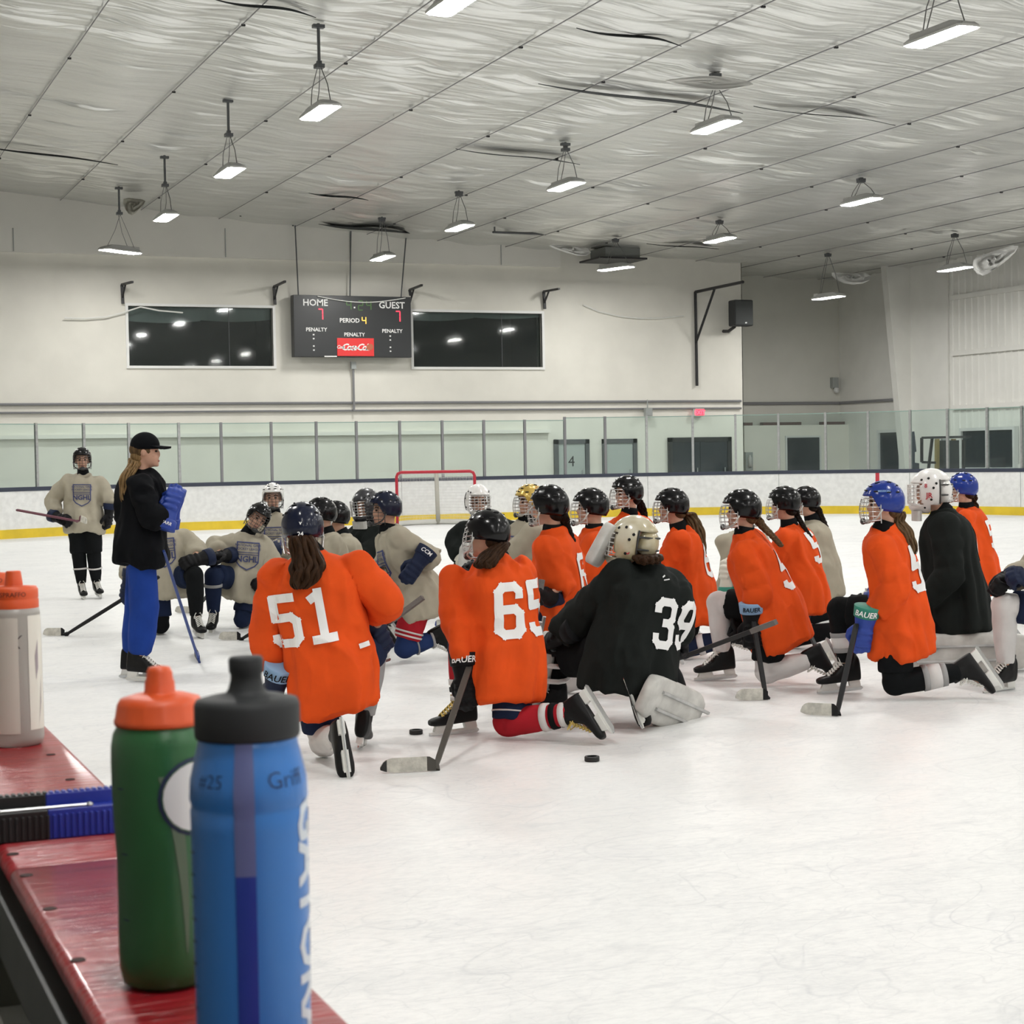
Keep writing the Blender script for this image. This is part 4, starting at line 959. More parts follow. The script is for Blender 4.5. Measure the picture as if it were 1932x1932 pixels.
# ================================================================== PEOPLE: builder
def direction(a): a = math.radians(a); return FW * math.cos(a) + RT * math.sin(a)
CHECK = []
def person(label, Z, a, head, neck, pelvis, legs=None, arms=None, ah=None, hp=0, hr=0, k=1.0, jersey='orange', pants='navy', sock=('blk', []), socks2=None, helmet=('h_blk', 'wire'),
           glove=('gl_blk', 'gl_navy'), num=None, numx=0.0, numt=.50, nums=.27, crest=False, hair=None, skin=0, hem=.20, wid=1.0, laces='lace', goalie=False, twist=0, vox=.014, standing=False, brand=None, shirt=False, sleeve=1.0, boot='boot', front=None, marks=(), dep=1.0, pantlen=.84, bands=(), patches=()):
    def J(m):
        if m[0] == 'L': return O + Fd * (m[1] * k) + Ld * (m[2] * k) + UP * (m[3] * k)
        return at(m[0], m[1], Z + (m[2] if len(m) > 2 else 0))
    Fd = direction(a); Ld = UP.cross(Fd)
    P = at(pelvis[0], pelvis[1], Z + (pelvis[2] if len(pelvis) > 2 else 0)); O = Vector((P.x, P.y, 0))
    N = J(neck); H = J(head); Sv = N - P; Sl = Sv.length; Sd = Sv.normalized()
    Fs = direction(a + twist); Ls = UP.cross(Fs); Ls = (Ls - Sd * Ls.dot(Sd)).normalized(); Fs = Ls.cross(Sd)
    root = empty('person', (O.x, O.y, 0), label, 'person')
    CHECK.append((label[:38], round(Sl, 2), round((H - N).length, 2), round(P.z, 2), round(H.z, 2)))
    # ---- joints
    sh = {1: N - Sd * .078 * k + Ls * .165 * k * wid, -1: N - Sd * .078 * k - Ls * .165 * k * wid}
    hip = {s: P - Sd * .03 * k + Ld * (.095 * k * s) for s in (1, -1)}
    legs = legs or {}; arms = arms or {}; kn, an, toe = {}, {}, {}
    down = legs.get('down', 'L'); dS = 1 if down == 'L' else -1
    for s, nm in ((1, 'L'), (-1, 'R')):
        q = legs.get(nm)
        if q: kn[s], an[s], toe[s] = (J(q[0]), J(q[1]), J(q[2]))
        elif standing: kn[s], an[s], toe[s] = J(('L', .04, .11 * s, .50)), J(('L', 0, .12 * s, .15)), J(('L', .2, .14 * s, .15))
        elif s == dS: kn[s], an[s], toe[s] = J(('L', .05, .13 * s, .085)), J(('L', -.34, .14 * s, .17)), J(('L', -.44, .14 * s, .02))
        else: kn[s], an[s], toe[s] = J(('L', .37, .15 * s, .50)), J(('L', .35, .16 * s, .15)), J(('L', .55, .18 * s, .15))
    el, wr, hd, hz = {}, {}, {}, {}
    for s, nm in ((1, 'L'), (-1, 'R')):
        q = arms.get(nm, {})
        if 's' in q: sh[s] = J(q['s'])
        w = J(q['w']) if 'w' in q else kn[-dS] + Fd * -.02 + UP * .15 + Ld * (.06 * s)
        wr[s] = w
        el[s] = J(q['e']) if 'e' in q else ik(sh[s], w, .29 * k, .27 * k, Ld * (s * .8) - UP * .5 - Fd * .35)
        hd[s] = (J(q['h']) - w) if 'h' in q else (w - el[s]); hz[s] = Vector(q['z']) if 'z' in q else (Ld * s * .6 + UP * .5 + Fd * .2)
    # ---- head frame
    hf = direction(ah if ah is not None else a); hl = UP.cross(hf); x = hf * math.cos(math.radians(hp)) + UP * math.sin(math.radians(hp)); z = hl.cross(x) * -1
    z = x.cross(hl); z = Matrix.Rotation(math.radians(hr), 3, x) @ z
    HM = frame(H, x, z) @ Matrix.Scale(k, 4); HR = HM.to_3x3()
    hv = lambda p: HM @ Vector(p)
    # ---- body (one continuous surface)
    b = MB()
    X, Y, Zv = HR.col[0], HR.col[1], HR.col[2]
    b.ell(hv((-.010, 0, .018)), X * .098, Y * .078, Zv * .108, 22, 16); b.ell(hv((.022, 0, -.055)), X * .068, Y * .058, Zv * .072, 18, 12)
    b.ell(hv((.086, 0, -.030)), X * .022, Y * .013, Zv * .026, 10, 8); b.ell(hv((.074, 0, -.106)), X * .020, Y * .022, Zv * .018, 10, 8); b.ell(hv((.070, 0, .018)), X * .020, Y * .05, Zv * .014, 10, 8)
    for s in (1, -1): b.ell(hv((-.005, .079 * s, -.02)), X * .018, Y * .010, Zv * .030, 8, 8); b.ell(hv((.058, .035 * s, -.045)), X * .024, Y * .022, Zv * .024, 8, 8)
    b.ell(hv((.083, 0, -.078)), X * .012, Y * .024, Zv * .010, 10, 8)
    b.tube([hv((-.02, 0, -.05)), (hv((-.02, 0, -.09)) + N) / 2, N - Sd * .06 * k], [.052 * k, .052 * k, .07 * k], 14)
    def loft(mb, secs, n=22):
        mb.rings([[c + A * (math.copysign(abs(math.cos(2 * PI * i / n)) ** .85, math.cos(2 * PI * i / n))) + B * math.sin(2 * PI * i / n) for i in range(n)] for c, A, B in secs])
    def tors(t):
        tt = min(max(t, 0), 1); A = (Ld * (1 - tt) + Ls * tt); A = (A - Sd * A.dot(Sd)).normalized(); B = A.cross(Sd); return A, B
    secs = []
    for t, w, d in ((-.10, .15, .11), (.1, .155, .11), (.4, .14, .10), (.7, .16, .11), (.88, .12, .08), (.98, .06, .055)):
        A, B = tors(t); secs.append((P + Sv * t, A * w * k, B * d * k))
    loft(b, secs)
    for s in (1, -1):
        b.tube([hip[s], (hip[s] + kn[s]) / 2, kn[s]], [.085 * k, .078 * k, .058 * k], 12); b.tube([kn[s], (kn[s] * .6 + an[s] * .4), an[s]], [.056 * k, .052 * k, .038 * k], 12)
        b.tube([sh[s], el[s], wr[s]], [.055 * k, .044 * k, .030 * k], 10); b.tube([N - Sd * .09 * k, sh[s] - Sd * .02 * k], [.045 * k, .045 * k], 10)
        b.tube([wr[s], wr[s] + hd[s].normalized() * .08 * k], [.028 * k, .024 * k], 8); b.tube([an[s], an[s] + (toe[s] - an[s]).normalized() * .09 * k - (kn[s] - an[s]).normalized() * .055 * k], [.034 * k, .024 * k], 8)
    be = remesh(b, .0105 * k, 2); body = mobj('body', be, SKIN[skin], root)
    for s in (1, -1):
        MB().ell(hv((.0785, .031 * s, -.010)), X * .010, Y * .014, Zv * .008, 10, 6).build('eye', K['eye'], body, True)
        MB().tube([hv((.084, .014 * s, .010)), hv((.084, .034 * s, .016)), hv((.070, .054 * s, .010))], .0045 * k, 5).build('eyebrow', HAIR['brown'], body, True)
    MB().ell(hv((.0905, 0, -.079)), X * .006, Y * .021, Zv * .007, 10, 6).build('mouth', K['lip'], body, True)
    # ---- jersey
    j = MB(); hm = hem * k; dn = (Sd * -.75 + UP * -.25 + Fd * .0).normalized()
    gw = 1.22 if goalie else 1.0
    prof = [(-hm / Sl, .222, .185), (-.5 * hm / Sl, .226, .186), (.0, .220, .176), (.22, .205, .155), (.45, .202, .146), (.66, .212, .146), (.80, .200, .132), (.92, .150, .105), (.985, .085, .078), (1.04, .070, .066)]
    if shirt: prof = [(-hm / Sl, .235, .135), (0, .225, .125), (.25, .19, .112), (.5, .17, .115), (.7, .18, .115), (.85, .165, .10), (.94, .11, .08), (1.0, .062, .058)]
    secs = []
    for t, w, d in prof:
        A, B = tors(t); c = P + Sv * t if t >= 0 else P + dn * (-t * Sl); secs.append((c, A * w * k * wid * gw, B * d * k * dep * (gw if goalie else 1)))
    nn = 60; phs = [random.uniform(0, 6.28) for _ in range(4)]; fr = (5, 8, 11, 3); rgs = []
    for (c, A_, B_), (t, _, _) in zip(secs, prof):
        wgt = max(0.0, min(1.0, (.62 - t) / .75)) * (.072 if not goalie else .06)
        rgs.append([c + (A_ * math.copysign(abs(math.cos(q)) ** .85, math.cos(q)) + B_ * math.sin(q)) * (1 + wgt * sum(math.sin(fr[i] * q + phs[i] + 1.5 * t) * (.6, .5, .35, .4)[i] for i in range(4))) - Sd * (0 if t > -.05 else .018 * k * math.sin(2 * q + phs[0]))
                    for q in np.linspace(0, 2 * PI, nn + 1)[:-1]])
    fine = []
    for r0_, r1_ in zip(rgs[:-1], rgs[1:]): fine += [r0_, [(p + q) / 2 for p, q in zip(r0_, r1_)]]
    j.rings(fine + [rgs[-1]])
    for s in (1, -1):
        r0, r1, r2 = (.081, .079, .070) if not shirt else (.066, .060, .046)
        r0, r1, r2 = (v * k * gw * sleeve for v in (r0, r1, r2))
        A = sh[s]; E = el[s]; Wp = wr[s] - (wr[s] - E).normalized() * (.05 if shirt else .0 if goalie else .118) * k
        j.ell(A, Ls * r0 * 1.02, Fs * r0 * 1.0, Sd * r0 * .95, 18, 12)
        E2 = E + (E - (A + Wp) / 2) * .06; sp_ = []; sr_ = []
        for q in np.linspace(0.02, 1, 9): sp_.append(A + (E2 - A) * q); sr_.append(r0 + (r1 - r0) * q)
        for q in np.linspace(.14, 1, 8): sp_.append(E2 + (Wp - E2) * q); sr_.append(r1 + (r2 - r1) * q + .006 * k * (1 - q))
        j.tube(sp_, [r_ * (1 + (.045 * math.sin(i_ * 2.3 + s) + random.uniform(-.03, .03)) * (1 if 2 < i_ < 16 else .2)) for i_, r_ in enumerate(sr_)], 18)
    if front: 
        for (m_, rx, ry, rz) in front: j.ell(J(m_), Fd * rx, Ld * ry, UP * rz, 18, 12)
    je = remesh(j, vox * k * .9, 2); wrinkle(je, (.024 if not goalie else .017) * k, Sd, random.randint(0, 999), 7.0)
    jo = mobj('jersey' if not shirt else 'shirt', je, K[jersey], root)
    bvh = None
    if num or crest or marks or patches:
        bvh = BVHTree.FromPolygons([v.co.copy() for v in je.vertices], [tuple(p.vertices) for p in je.polygons])
    A0, B0 = tors(.5)
    if num:
        A, B = tors(numt)
        for di in range(len(num)):
            V, F = digit_quads(num, di); project('number_digit', V, F, bvh, P + Sv * numt - A * (numx * k), -A, Sd, B, nums * k, K['num'], jo)
    if crest:
        A, B = tors(.52); c = P + Sv * .50; V, F = SHV
        cr_ = project('crest', V, F, bvh, c, A, Sd, -B, .25 * k, K['ink'], jo)
        for s_, yy, sz, bd in (('NGHL', -.10, .054, .03), ('NATIONAL GIRLS', .40, .021, .01), ('HOCKEY LEAGUE', .27, .021, .01)):
            v, f = text2d(s_, bold=bd); v, f = densify(v, f, .9); project('crest_lettering', v, f, bvh, c + Sd * (yy * .25 * k), A, Sd, -B, sz * k, K['ink'], jo)
    for (txt, t, xo, sz, colr, rot) in marks:
        A, B = tors(t); v, f = text2d(txt, bold=.02); v, f = densify(v, f, .6); cs, sn = math.cos(rot), math.sin(rot)
        project('jersey_mark', v, f, bvh, P + Sv * t - A * xo, -A * cs + Sd * sn, Sd * cs + A * sn, B, sz, K[colr], jo)
    if not shirt: MB().tube([N - Sd * .05 * k, N + Sd * .02 * k, N * .45 + hv((-.02, 0, -.06)) * .55], [.082 * k, .070 * k, .062 * k], 20).build('neck_guard', K['blk'], root, True)
    for (nm_, t, xo, w_, h_, rot, colr) in patches:
        A, B = tors(t); V = [((i / 8 - .5) * w_, (q / 4 - .5) * h_) for i in range(9) for q in range(5)]; F = [(i * 5 + q, i * 5 + q + 5, i * 5 + q + 6, i * 5 + q + 1) for i in range(8) for q in range(4)]
        cs, sn = math.cos(rot), math.sin(rot); project(nm_, V, F, bvh, P + Sv * t - A * xo, -A * cs + Sd * sn, Sd * cs + A * sn, B, 1.0, K[colr], jo)
    # ---- trousers
    p_ = MB(); A, B = tors(0); r0, r1 = (.108, .104) if not standing else (.112, .098)
    if shirt: r0, r1 = .100, .100
    if goalie: r0, r1 = .15, .125
    p_.ell(P, A * .17 * k, B * (.135 if not shirt else .12) * k, Sd * .15 * k, 20, 14)
    for s in (1, -1):
        e_ = 1.0 if shirt else pantlen
        pts = [hip[s], hip[s] + (kn[s] - hip[s]) * e_ * .5, hip[s] + (kn[s] - hip[s]) * e_]; p_.tube(pts, [r0 * k, (r0 + r1) / 2 * k, r1 * k], 18)
        if shirt: p_.tube([kn[s], (kn[s] + an[s]) / 2, an[s] + (kn[s] - an[s]) * .16], [.099 * k, .095 * k, .078 * k], 16); p_.ell(kn[s], Fd * .098, Ld * .095, UP * .09); p_.tube([an[s] + (kn[s] - an[s]) * .20, an[s] + (kn[s] - an[s]) * .10], [.082 * k, .055 * k], 16)
    pe = remesh(p_, vox * k, 3); wrinkle(pe, .006 * k, Sd, random.randint(0, 999), 10); po_ = mobj('trousers' if shirt else 'pants', pe, K[pants], root)
    for (sd, t0, t1, cl) in bands:
        R_ = lambda t: float(np.interp(t / pantlen, (0, 1), (r0, r1))) * k + .007
        MB().tube([hip[sd] + (kn[sd] - hip[sd]) * t for t in (t0, (t0 + t1) / 2, t1)], [R_(t) for t in (t0, (t0 + t1) / 2, t1)], 24).build('pants_band', K[cl], po_, True)
    # ---- socks, pads, skates
    for s in (1, -1):
        sk = (socks2 if (s == -1 and socks2) else sock); colr, stripes = sk[0], sk[1]
        u = (kn[s] - an[s]).normalized()
        if not shirt:
            q = MB(); th_ = (hip[s] - kn[s]).normalized()
            q.tube([kn[s] + th_ * .14 * k, kn[s] + th_ * .05 * k, kn[s] * .97 + an[s] * .03, kn[s] * .6 + an[s] * .4, an[s] + u * .07 * k, an[s] + u * .04 * k], [.080 * k, .084 * k, .080 * k, .075 * k, .058 * k, .055 * k], 18)
            q.ell(kn[s], u * .085 * k, Ld * .080 * k, u.cross(Ld).normalized() * .084 * k, 16, 12)
            se = remesh(q, .012 * k, 2); wrinkle(se, .003 * k, u, random.randint(0, 99), 16); so = mobj('sock', se, K[colr], root)
            for (t0, t1, cl) in stripes:
                r = lambda t: float(np.interp(t, (0, .4, .85), (.080, .076, .060))) * k + .007
                mbs = MB().tube([kn[s] + (an[s] - kn[s]) * t0, kn[s] + (an[s] - kn[s]) * (t0 + t1) / 2, kn[s] + (an[s] - kn[s]) * t1], [r(t0), r((t0 + t1) / 2), r(t1)], 22); mbs.build('sock_stripe', K[cl], so, True)
        tx = toe[s] - an[s]
        up_ = u if abs(u.dot(tx.normalized())) < .97 else Fd
        SM = frame(an[s], tx, up_) @ Matrix.Scale(k, 4)
        bo = inst('skate', G['boot'], K[boot], root, SM); inst('blade_holder', G['holder'], K['holder'], bo, SM); inst('blade', G['blade'], K['steel'], bo, SM); inst('laces', G['laces'], K[laces], bo, SM)
        if goalie: goalie_pad(root, kn[s], an[s], goalie[s] if isinstance(goalie, dict) else Fd, k, s, goalie.get('top%d' % s, .27) if isinstance(goalie, dict) else .27)
    # ---- gloves
    for s, nm in ((1, 'L'), (-1, 'R')):
        q = arms.get(nm, {})
        if q.get('none'): continue
        GM = frame(wr[s], hd[s], hz[s]) @ Matrix.Scale(k * 1.16, 4)
        gc, cc = q.get('glove', glove)
        go = inst('glove', G['gloveL' if s == 1 else 'gloveR'], K[gc], root, GM); inst('cuff_band', G['cuff'], K[cc], go, GM)
        if brand and nm in brand:
            v, f = text2d(brand[nm][0], bold=.02, shear=.15); R3 = GM.to_3x3().normalized()
            vd = (C0 - wr[s]).normalized(); xa = R3.col[0]; side = vd - xa * vd.dot(xa); side.normalize(); up = xa * (-1 if brand[nm][2] else 1)
            rt = up.cross(side); cc0 = wr[s] - xa * .103 * k; sz = brand[nm][1]
            vv = []
            for pt in v:
                ang = pt[0] * sz / .080; vv.append(cc0 + (side * math.cos(ang) + rt * math.sin(ang)) * .0825 * k + up * (pt[1] * sz))
            obj('cuff_lettering', vv, f, K[brand[nm][3]], go)
    # ---- helmet, cage, hair
    kind, wire = helmet[0], helmet[1]
    if kind.startswith('mask'):
        mo = inst('mask', G['mask'], K[kind], root, HM); inst('cage', G['maskcage'], K[wire], mo, HM); tag(inst('mask_vent', G['maskhole'], K['vent'], mo, HM), kind='stuff'); inst('mask_strap', G['maskrim'], K['wireblk'], mo, HM)
        MB().ell(hv((-.075, 0, .01)), X * .068, Y * .088, Zv * .095, 20, 12).build('back_plate', K[kind], mo, True)
        th = MB(); th.rings([[hv((.10 + .03 * math.cos(t), .10 * math.sin(t), zz)) for t in np.linspace(-2.2, 2.2, 12)] for zz in (-.13, -.20)], cap=False)
        for (txt, pos, nrm, upv, sz, cl) in (helmet[2] if len(helmet) > 2 else ()):
            n_ = (HR @ Vector(nrm)).normalized(); u_ = (HR @ Vector(upv)).normalized(); r_ = u_.cross(n_).normalized(); text_on('mask_lettering', txt, hv(pos) + n_ * .006, r_, n_.cross(r_), sz, K[cl], mo, bold=.02)
        g_ = th.build('throat_guard', K['pad'], mo); g_.modifiers.new('s', 'SOLIDIFY').thickness = .006
    elif kind == 'cap':
        c = MB(); nu = 28
        rg = [[hv((.105 * math.cos(ps) * math.cos(t) - .005, .090 * math.cos(ps) * math.sin(t), .03 + .098 * math.sin(ps))) for t in np.linspace(0, 2 * PI, nu + 1)[:-1]] for ps in np.linspace(-.25, 1.45, 9)]
        co = c.rings(rg).build('cap', K['blackshirt'], root, True)
        bm_ = MB(); top_, bot = [], []
        for t in np.linspace(-1.15, 1.15, 13): 
            e0 = Vector((.10 * math.cos(t), .088 * math.sin(t), .030)); e1 = Vector((.055 + .125 * math.cos(t * .9), .085 * math.sin(t), .022 - .012 * abs(math.sin(t)) ** 2)); top_.append((e0, e1))
        vv = [hv(q_) for pr in top_ for q_ in pr]; br = obj('brim', vv, [(2 * i, 2 * i + 1, 2 * i + 3, 2 * i + 2) for i in range(12)], K['blackshirt'], co); br.modifiers.new('s', 'SOLIDIFY').thickness = .012
        hc = MB(); hc.ell(hv((-.02, 0, .005)), X * .098, Y * .084, Zv * .075, 20, 12); hc.build('hair_cap', HAIR['dirty'], root, True)
    else:
        ho = inst('helmet', G['helmet'], K[kind], root, HM @ Matrix.Translation((0, 0, .012))); tag(inst('vent', G['vent'], K['vent'], ho, HM @ Matrix.Translation((0, 0, .012))), kind='stuff')
        inst('chin_strap', G['strap'], K['strap'] if wire != 'wireblk' else K['wireblk'], ho, HM)
        if wire: inst('cage', G['cage'], K[wire], ho, HM); inst('chin_cup', G['chin'], K['wireblk'], ho, HM)
        if len(helmet) > 2:
            for (txt, pos, nrm, upv, sz, cl) in helmet[2]:
                n_ = (HR @ Vector(nrm)).normalized(); u_ = (HR @ Vector(upv)).normalized(); r_ = u_.cross(n_).normalized(); text_on('helmet_lettering', txt, hv(pos) + n_ * .004, r_, n_.cross(r_), sz, K[cl], ho, bold=.02)
    if hair:
        hcol, style, pts, r = hair; Pp = [hv((-.10, 0, -.06))] + [J(q) for q in pts]; n = 26; path = []
        for i in range(n):                 # Catmull-Rom
            t = i / (n - 1) * (len(Pp) - 1); i0 = min(int(t), len(Pp) - 2); f = t - i0
            p0, p1, p2, p3 = Pp[max(i0 - 1, 0)], Pp[i0], Pp[i0 + 1], Pp[min(i0 + 2, len(Pp) - 1)]
            path.append(0.5 * ((2 * p1) + (p2 - p0) * f + (2 * p0 - 5 * p1 + 4 * p2 - p3) * f * f + (3 * p1 - p0 - 3 * p2 + p3) * f ** 3))
        hm_ = MB()
        if style == 'braid':
            for st in range(3):
                pp = []
                for i, p in enumerate(path):
                    ph = i * .95 + st * 2 * PI / 3; w = r * .55 * (1 - .5 * i / n); pp.append(p + RT * math.sin(ph) * w + FW * math.sin(2 * ph) * w * .5)
                hm_.tube(pp, [r * .62 * (1 - .55 * i / n) for i in range(n)], 8)
        else:
            for st in range(30):
                ang = st * 2.4; rr = r * .80 * math.sqrt(st / 29); wob = random.uniform(0, 6); pp = []
                for i, p in enumerate(path):
                    f = i / (n - 1); sp_ = rr * (.45 + .9 * math.sin(PI * min(1, f * .85 + .1))); pp.append(p + RT * (math.cos(ang) * sp_) + FW * (math.sin(ang) * sp_ * .7) + RT * (.006 * math.sin(i * .7 + wob)))
                cut = random.randint(3, 9); hm_.tube(pp, [r * (.22 if 0 < i < n - cut else .22 * max(.08, (n - 1 - i) / cut) if i else .2) for i in range(n)], 6)
        hm_.build('hair', HAIR[hcol], root, True)
        hb = MB().ell(hv((-.055, 0, -.045)), X * .055, Y * .072, Zv * .055, 16, 10); hb.build('hair_base', HAIR[hcol], root, True)
    return dict(root=root, wr=wr, hd=hd, kn=kn, an=an, P=P, N=N, O=O, Sd=Sd, Ls=Ls, Fs=Fs)
def goalie_pad(root, kn, an, fwd, k, s, top=.27):
    u = (an - kn).normalized(); f = Vector(fwd); f = (f - u * f.dot(u)).normalized(); w = u.cross(f)
    m = MB(); L = (an - kn).length; n = 20
    def sec(t, hw, hd_, off): 
        c = kn + u * t + f * off; return [c + w * (hw * math.copysign(abs(math.cos(q)) ** .45, math.cos(q))) + f * (hd_ * math.copysign(abs(math.sin(q)) ** .45, math.sin(q))) for q in np.linspace(0, 2 * PI, n + 1)[:-1]]
    m.rings([sec(-top * k, .10, .035, .11 * k), sec(-(top - .05) * k, .125, .05, .10 * k), sec(-.05 * k, .14, .062, .085 * k), sec(.0, .14, .066, .085 * k), sec(.2 * k, .138, .06, .085 * k), sec(L * .85, .135, .055, .085 * k), sec(L + .07 * k, .12, .05, .105 * k), sec(L + .13 * k, .09, .035, .12 * k)])
    po = m.build('leg_pad', K['pad'], root, True)
    for t in (.02, L * .5):
        st = MB(); pts = [kn + u * t + w * (.13 * math.cos(q)) + f * (.07 + .14 * math.sin(q) * -1) for q in np.linspace(0, PI, 9)]; st.tube(pts, .016, 5); st.build('pad_strap', K['wirewhite'], po)
    for q in (-.05, .05):
        st = MB(); st.tube([kn + u * t + w * q + f * (.085 * k + .066) for t in (-.2 * k, 0, L * .5, L)], .012, 5); st.build('pad_roll', K['padgrey'], po)
# ---- sticks
M_shaft = mat('composite_shaft', (.011, .011, .012), .5, spec=.2); M_grip = mat('grip_tape_grey', (.16, .15, .14), .8, bump=.4, bscale=120); M_tape = mat('white_blade_tape', (.62, .60, .54), .8, noise=.3, nscale=25, bump=.3, bscale=90)
M_btape = mat('black_blade_tape', (.025, .025, .026), .8); M_bshaft = mat('blue_shaft', (.02, .05, .22), .4)
def stick(label, butt, heel, toe, blade=M_tape, shaft=M_shaft, grip=None, w=.030, tipcol=None, gripcol=None):
    butt, heel, toe = Vector(butt), Vector(heel), Vector(toe)
    o = empty('hockey_stick', (heel.x, heel.y, 0), label, 'hockey stick'); d = (butt - heel).normalized(); t = (toe - heel)
    side = d.cross(t).normalized(); wv = side.cross(d).normalized()
    def rect(c, hw, ht): return [c + wv * hw + side * ht, c - wv * hw + side * ht, c - wv * hw - side * ht, c + wv * hw - side * ht]
    L = (butt - heel).length
    sh_ = MB().rings([rect(heel + d * (L * q), w / 2 * f, .0105 * f) for q, f in ((.04, .75), (.12, .9), (.3, 1), (.98, 1), (1.0, .9))]).build('shaft', shaft, o); bevel(sh_, .003)
    if grip: MB().rings([rect(heel + d * (L * q), w / 2 * 1.12, .0125) for q in (1 - grip, 1.003)]).build('grip', gripcol or M_grip, o)
    n = 18; rings = []; bl = t.normalized(); upb = (UP - bl * UP.dot(bl)).normalized(); nb = bl.cross(upb); Lb = t.length
    for i in range(n + 1):
        f = i / n; c = heel + bl * (Lb * f - .01) + nb * (.028 * f * f); h0 = .0; h1 = (.075 if f < .75 else .018 + .057 * math.sqrt(max(.0, 1 - ((f - .75) / .255) ** 2))) if f > .12 else .055 + .02 * f / .12
        z0 = .004 + (.014 * ((f - .75) / .25) ** 2 if f > .75 else 0); rings.append([c + upb * z0 + nb * .004, c + upb * z0 - nb * .004, c + upb * h1 - nb * .0035, c + upb * h1 + nb * .0035])
    i0 = 3
    hh = MB().rings(rings[:i0 + 1]); hh.rings([rect(heel + d * .015, .026, .008), rect(heel + d * (L * .05), w / 2 * .95, .009)]); hh.build('heel', shaft, o)
    MB().rings([[p + nb * (.0015 if q in (0, 3) else -.0015) for q, p in enumerate(r)] for r in rings[i0:]]).build('blade', blade, o)
    if tipcol: MB().rings([[p + nb * (.003 if q in (0, 3) else -.003) for q, p in enumerate(r)] for r in rings[-3:]]).build('blade_tip', tipcol, o)
    return o
# ================================================================== PEOPLE: everyone on the ice
WBW = [(.52, .62, 'whitec'), (.66, .74, 'blk'), (.80, .88, 'whitec')]
GWG = [(.38, .46, 'greyc'), (.46, .64, 'whitec'), (.64, .72, 'greyc')]
far = person('coach in black cap and royal blue joggers standing sideways', 12.4, 84, (275, 849), (266, 889), (266, 1020),
  legs={'R': ((273, 1150, -.08), (262, 1245, -.08), (302, 1248, -.10)), 'L': ((262, 1150, .12), (250, 1241, .14), (290, 1243, .16))},
  arms={'R': {'e': (284, 978, -.22), 'w': (320, 963, -.14), 'h': (333, 925, -.10), 'z': tuple(-FW)}, 'L': {'e': (296, 972, .2), 'w': (326, 958, .02), 'h': (337, 918, .0), 'z': tuple(FW)}},
  jersey='blackshirt', pants='royal', helmet=('cap', None), hair=('blond', 'tail', [(254, 872, -.05), (241, 897, -.13), (235, 925, -.14), (238, 952, -.13)], .040), shirt=True, standing=True, hem=.16, dep=1.40, wid=.98, sleeve=1.12, glove=('gl_royal', 'gl_royal'), laces='lace', ah=88, brand={'R': ('WARR', .022, False, 'num')})
person('far skater standing in a grey crested jersey left of the coach', 20.0, 172, (155, 866), (157, 896), (157, 972), ah=165, k=.97,
  legs={'R': ((150, 1056), (154, 1107), (160, 1113, -.25)), 'L': ((178, 1056), (182, 1103, .05), (192, 1109, -.2))},
  arms={'R': {'e': (97, 945, .05), 'w': (112, 978, -.2), 'h': (130, 986, -.28)}, 'L': {'e': (207, 948, .05), 'w': (205, 972, .0), 'h': (203, 992, .0)}},
  jersey='tan', pants='blk', sock=('blk', [(.30, .36, 'whitec')]), crest=True, standing=True, hem=.20, helmet=('h_blk', 'wireblk'), vox=.018)
person('kneeling player in grey jersey half hidden behind the coach', 15.7, 172, (286, 962), (306, 1000), (314, 1084),
  legs={'down': 'R', 'L': ((367, 1085, -.32), (371, 1170, -.32), (384, 1178, -.52)), 'R': ((303, 1178, -.05), (300, 1172, .35), (300, 1190, .45))},
  arms={'L': {'e': (366, 1035, .0), 'w': (374, 1056, -.25), 'h': (350, 1062, -.33)}, 'R': {'e': (246, 1068, .0), 'w': (240, 1104, -.2), 'h': (233, 1130, -.2), 'glove': ('gl_navy', 'gl_navy')}},
  jersey='tan', pants='navy', sock=('blk', []), crest=True, hem=.20, vox=.016, helmet=('h_blk', 'wireblk'))
person('kneeling player in grey NGHL jersey with black helmet tilted to one side', 16.2, 166, (487, 975), (467, 1010), (461, 1084), ah=158, hp=-12, hr=-30,
  legs={'down': 'L', 'R': ((402, 1086, -.35), (403, 1163, -.3), (396, 1172, -.5)), 'L': ((457, 1168, -.1), (470, 1160, .3), (475, 1180, .4))},
  arms={'R': {'e': (407, 1030, .0), 'w': (418, 1050, -.25), 'h': (398, 1053, -.36)}, 'L': {'e': (513, 1062, .0), 'w': (503, 1098, -.12), 'h': (480, 1105, -.3)}},
  jersey='tan', pants='navy', sock=('navy', [(.2, .27, 'greyc')]), crest=True, hem=.22, vox=.016, helmet=('h_blk', 'wireblk'))
person('player in white helmet with cage and grey crested jersey behind the tilted head', 17.5, 172, (515, 937), (517, 973), (520, 1062), ah=176, jersey='tan', pants='navy', crest=True, helmet=('h_white', 'wireblk'), vox=.018)
person('player in dark helmet and grey jersey directly behind the head of number 51', 14.2, -110, (606, 970), (617, 1010), (622, 1096), jersey='tan', pants='navy', vox=.018, hem=.2)
person('player in dark helmet and grey jersey with shoulder showing right of number 51', 14.95, -95, (632, 975), (647, 1014), (655, 1098), jersey='tan', pants='blk', vox=.018, hem=.2)
person('goalie in dark mask and black jersey behind the navy blue helmet', 17.2, -140, (692, 954), (702, 993), (707, 1072), ah=-130, hp=-6, jersey='black', pants='blk', helmet=('mask_dark', 'wire'), goalie=True, k=1.07, vox=.018, wid=1.1)
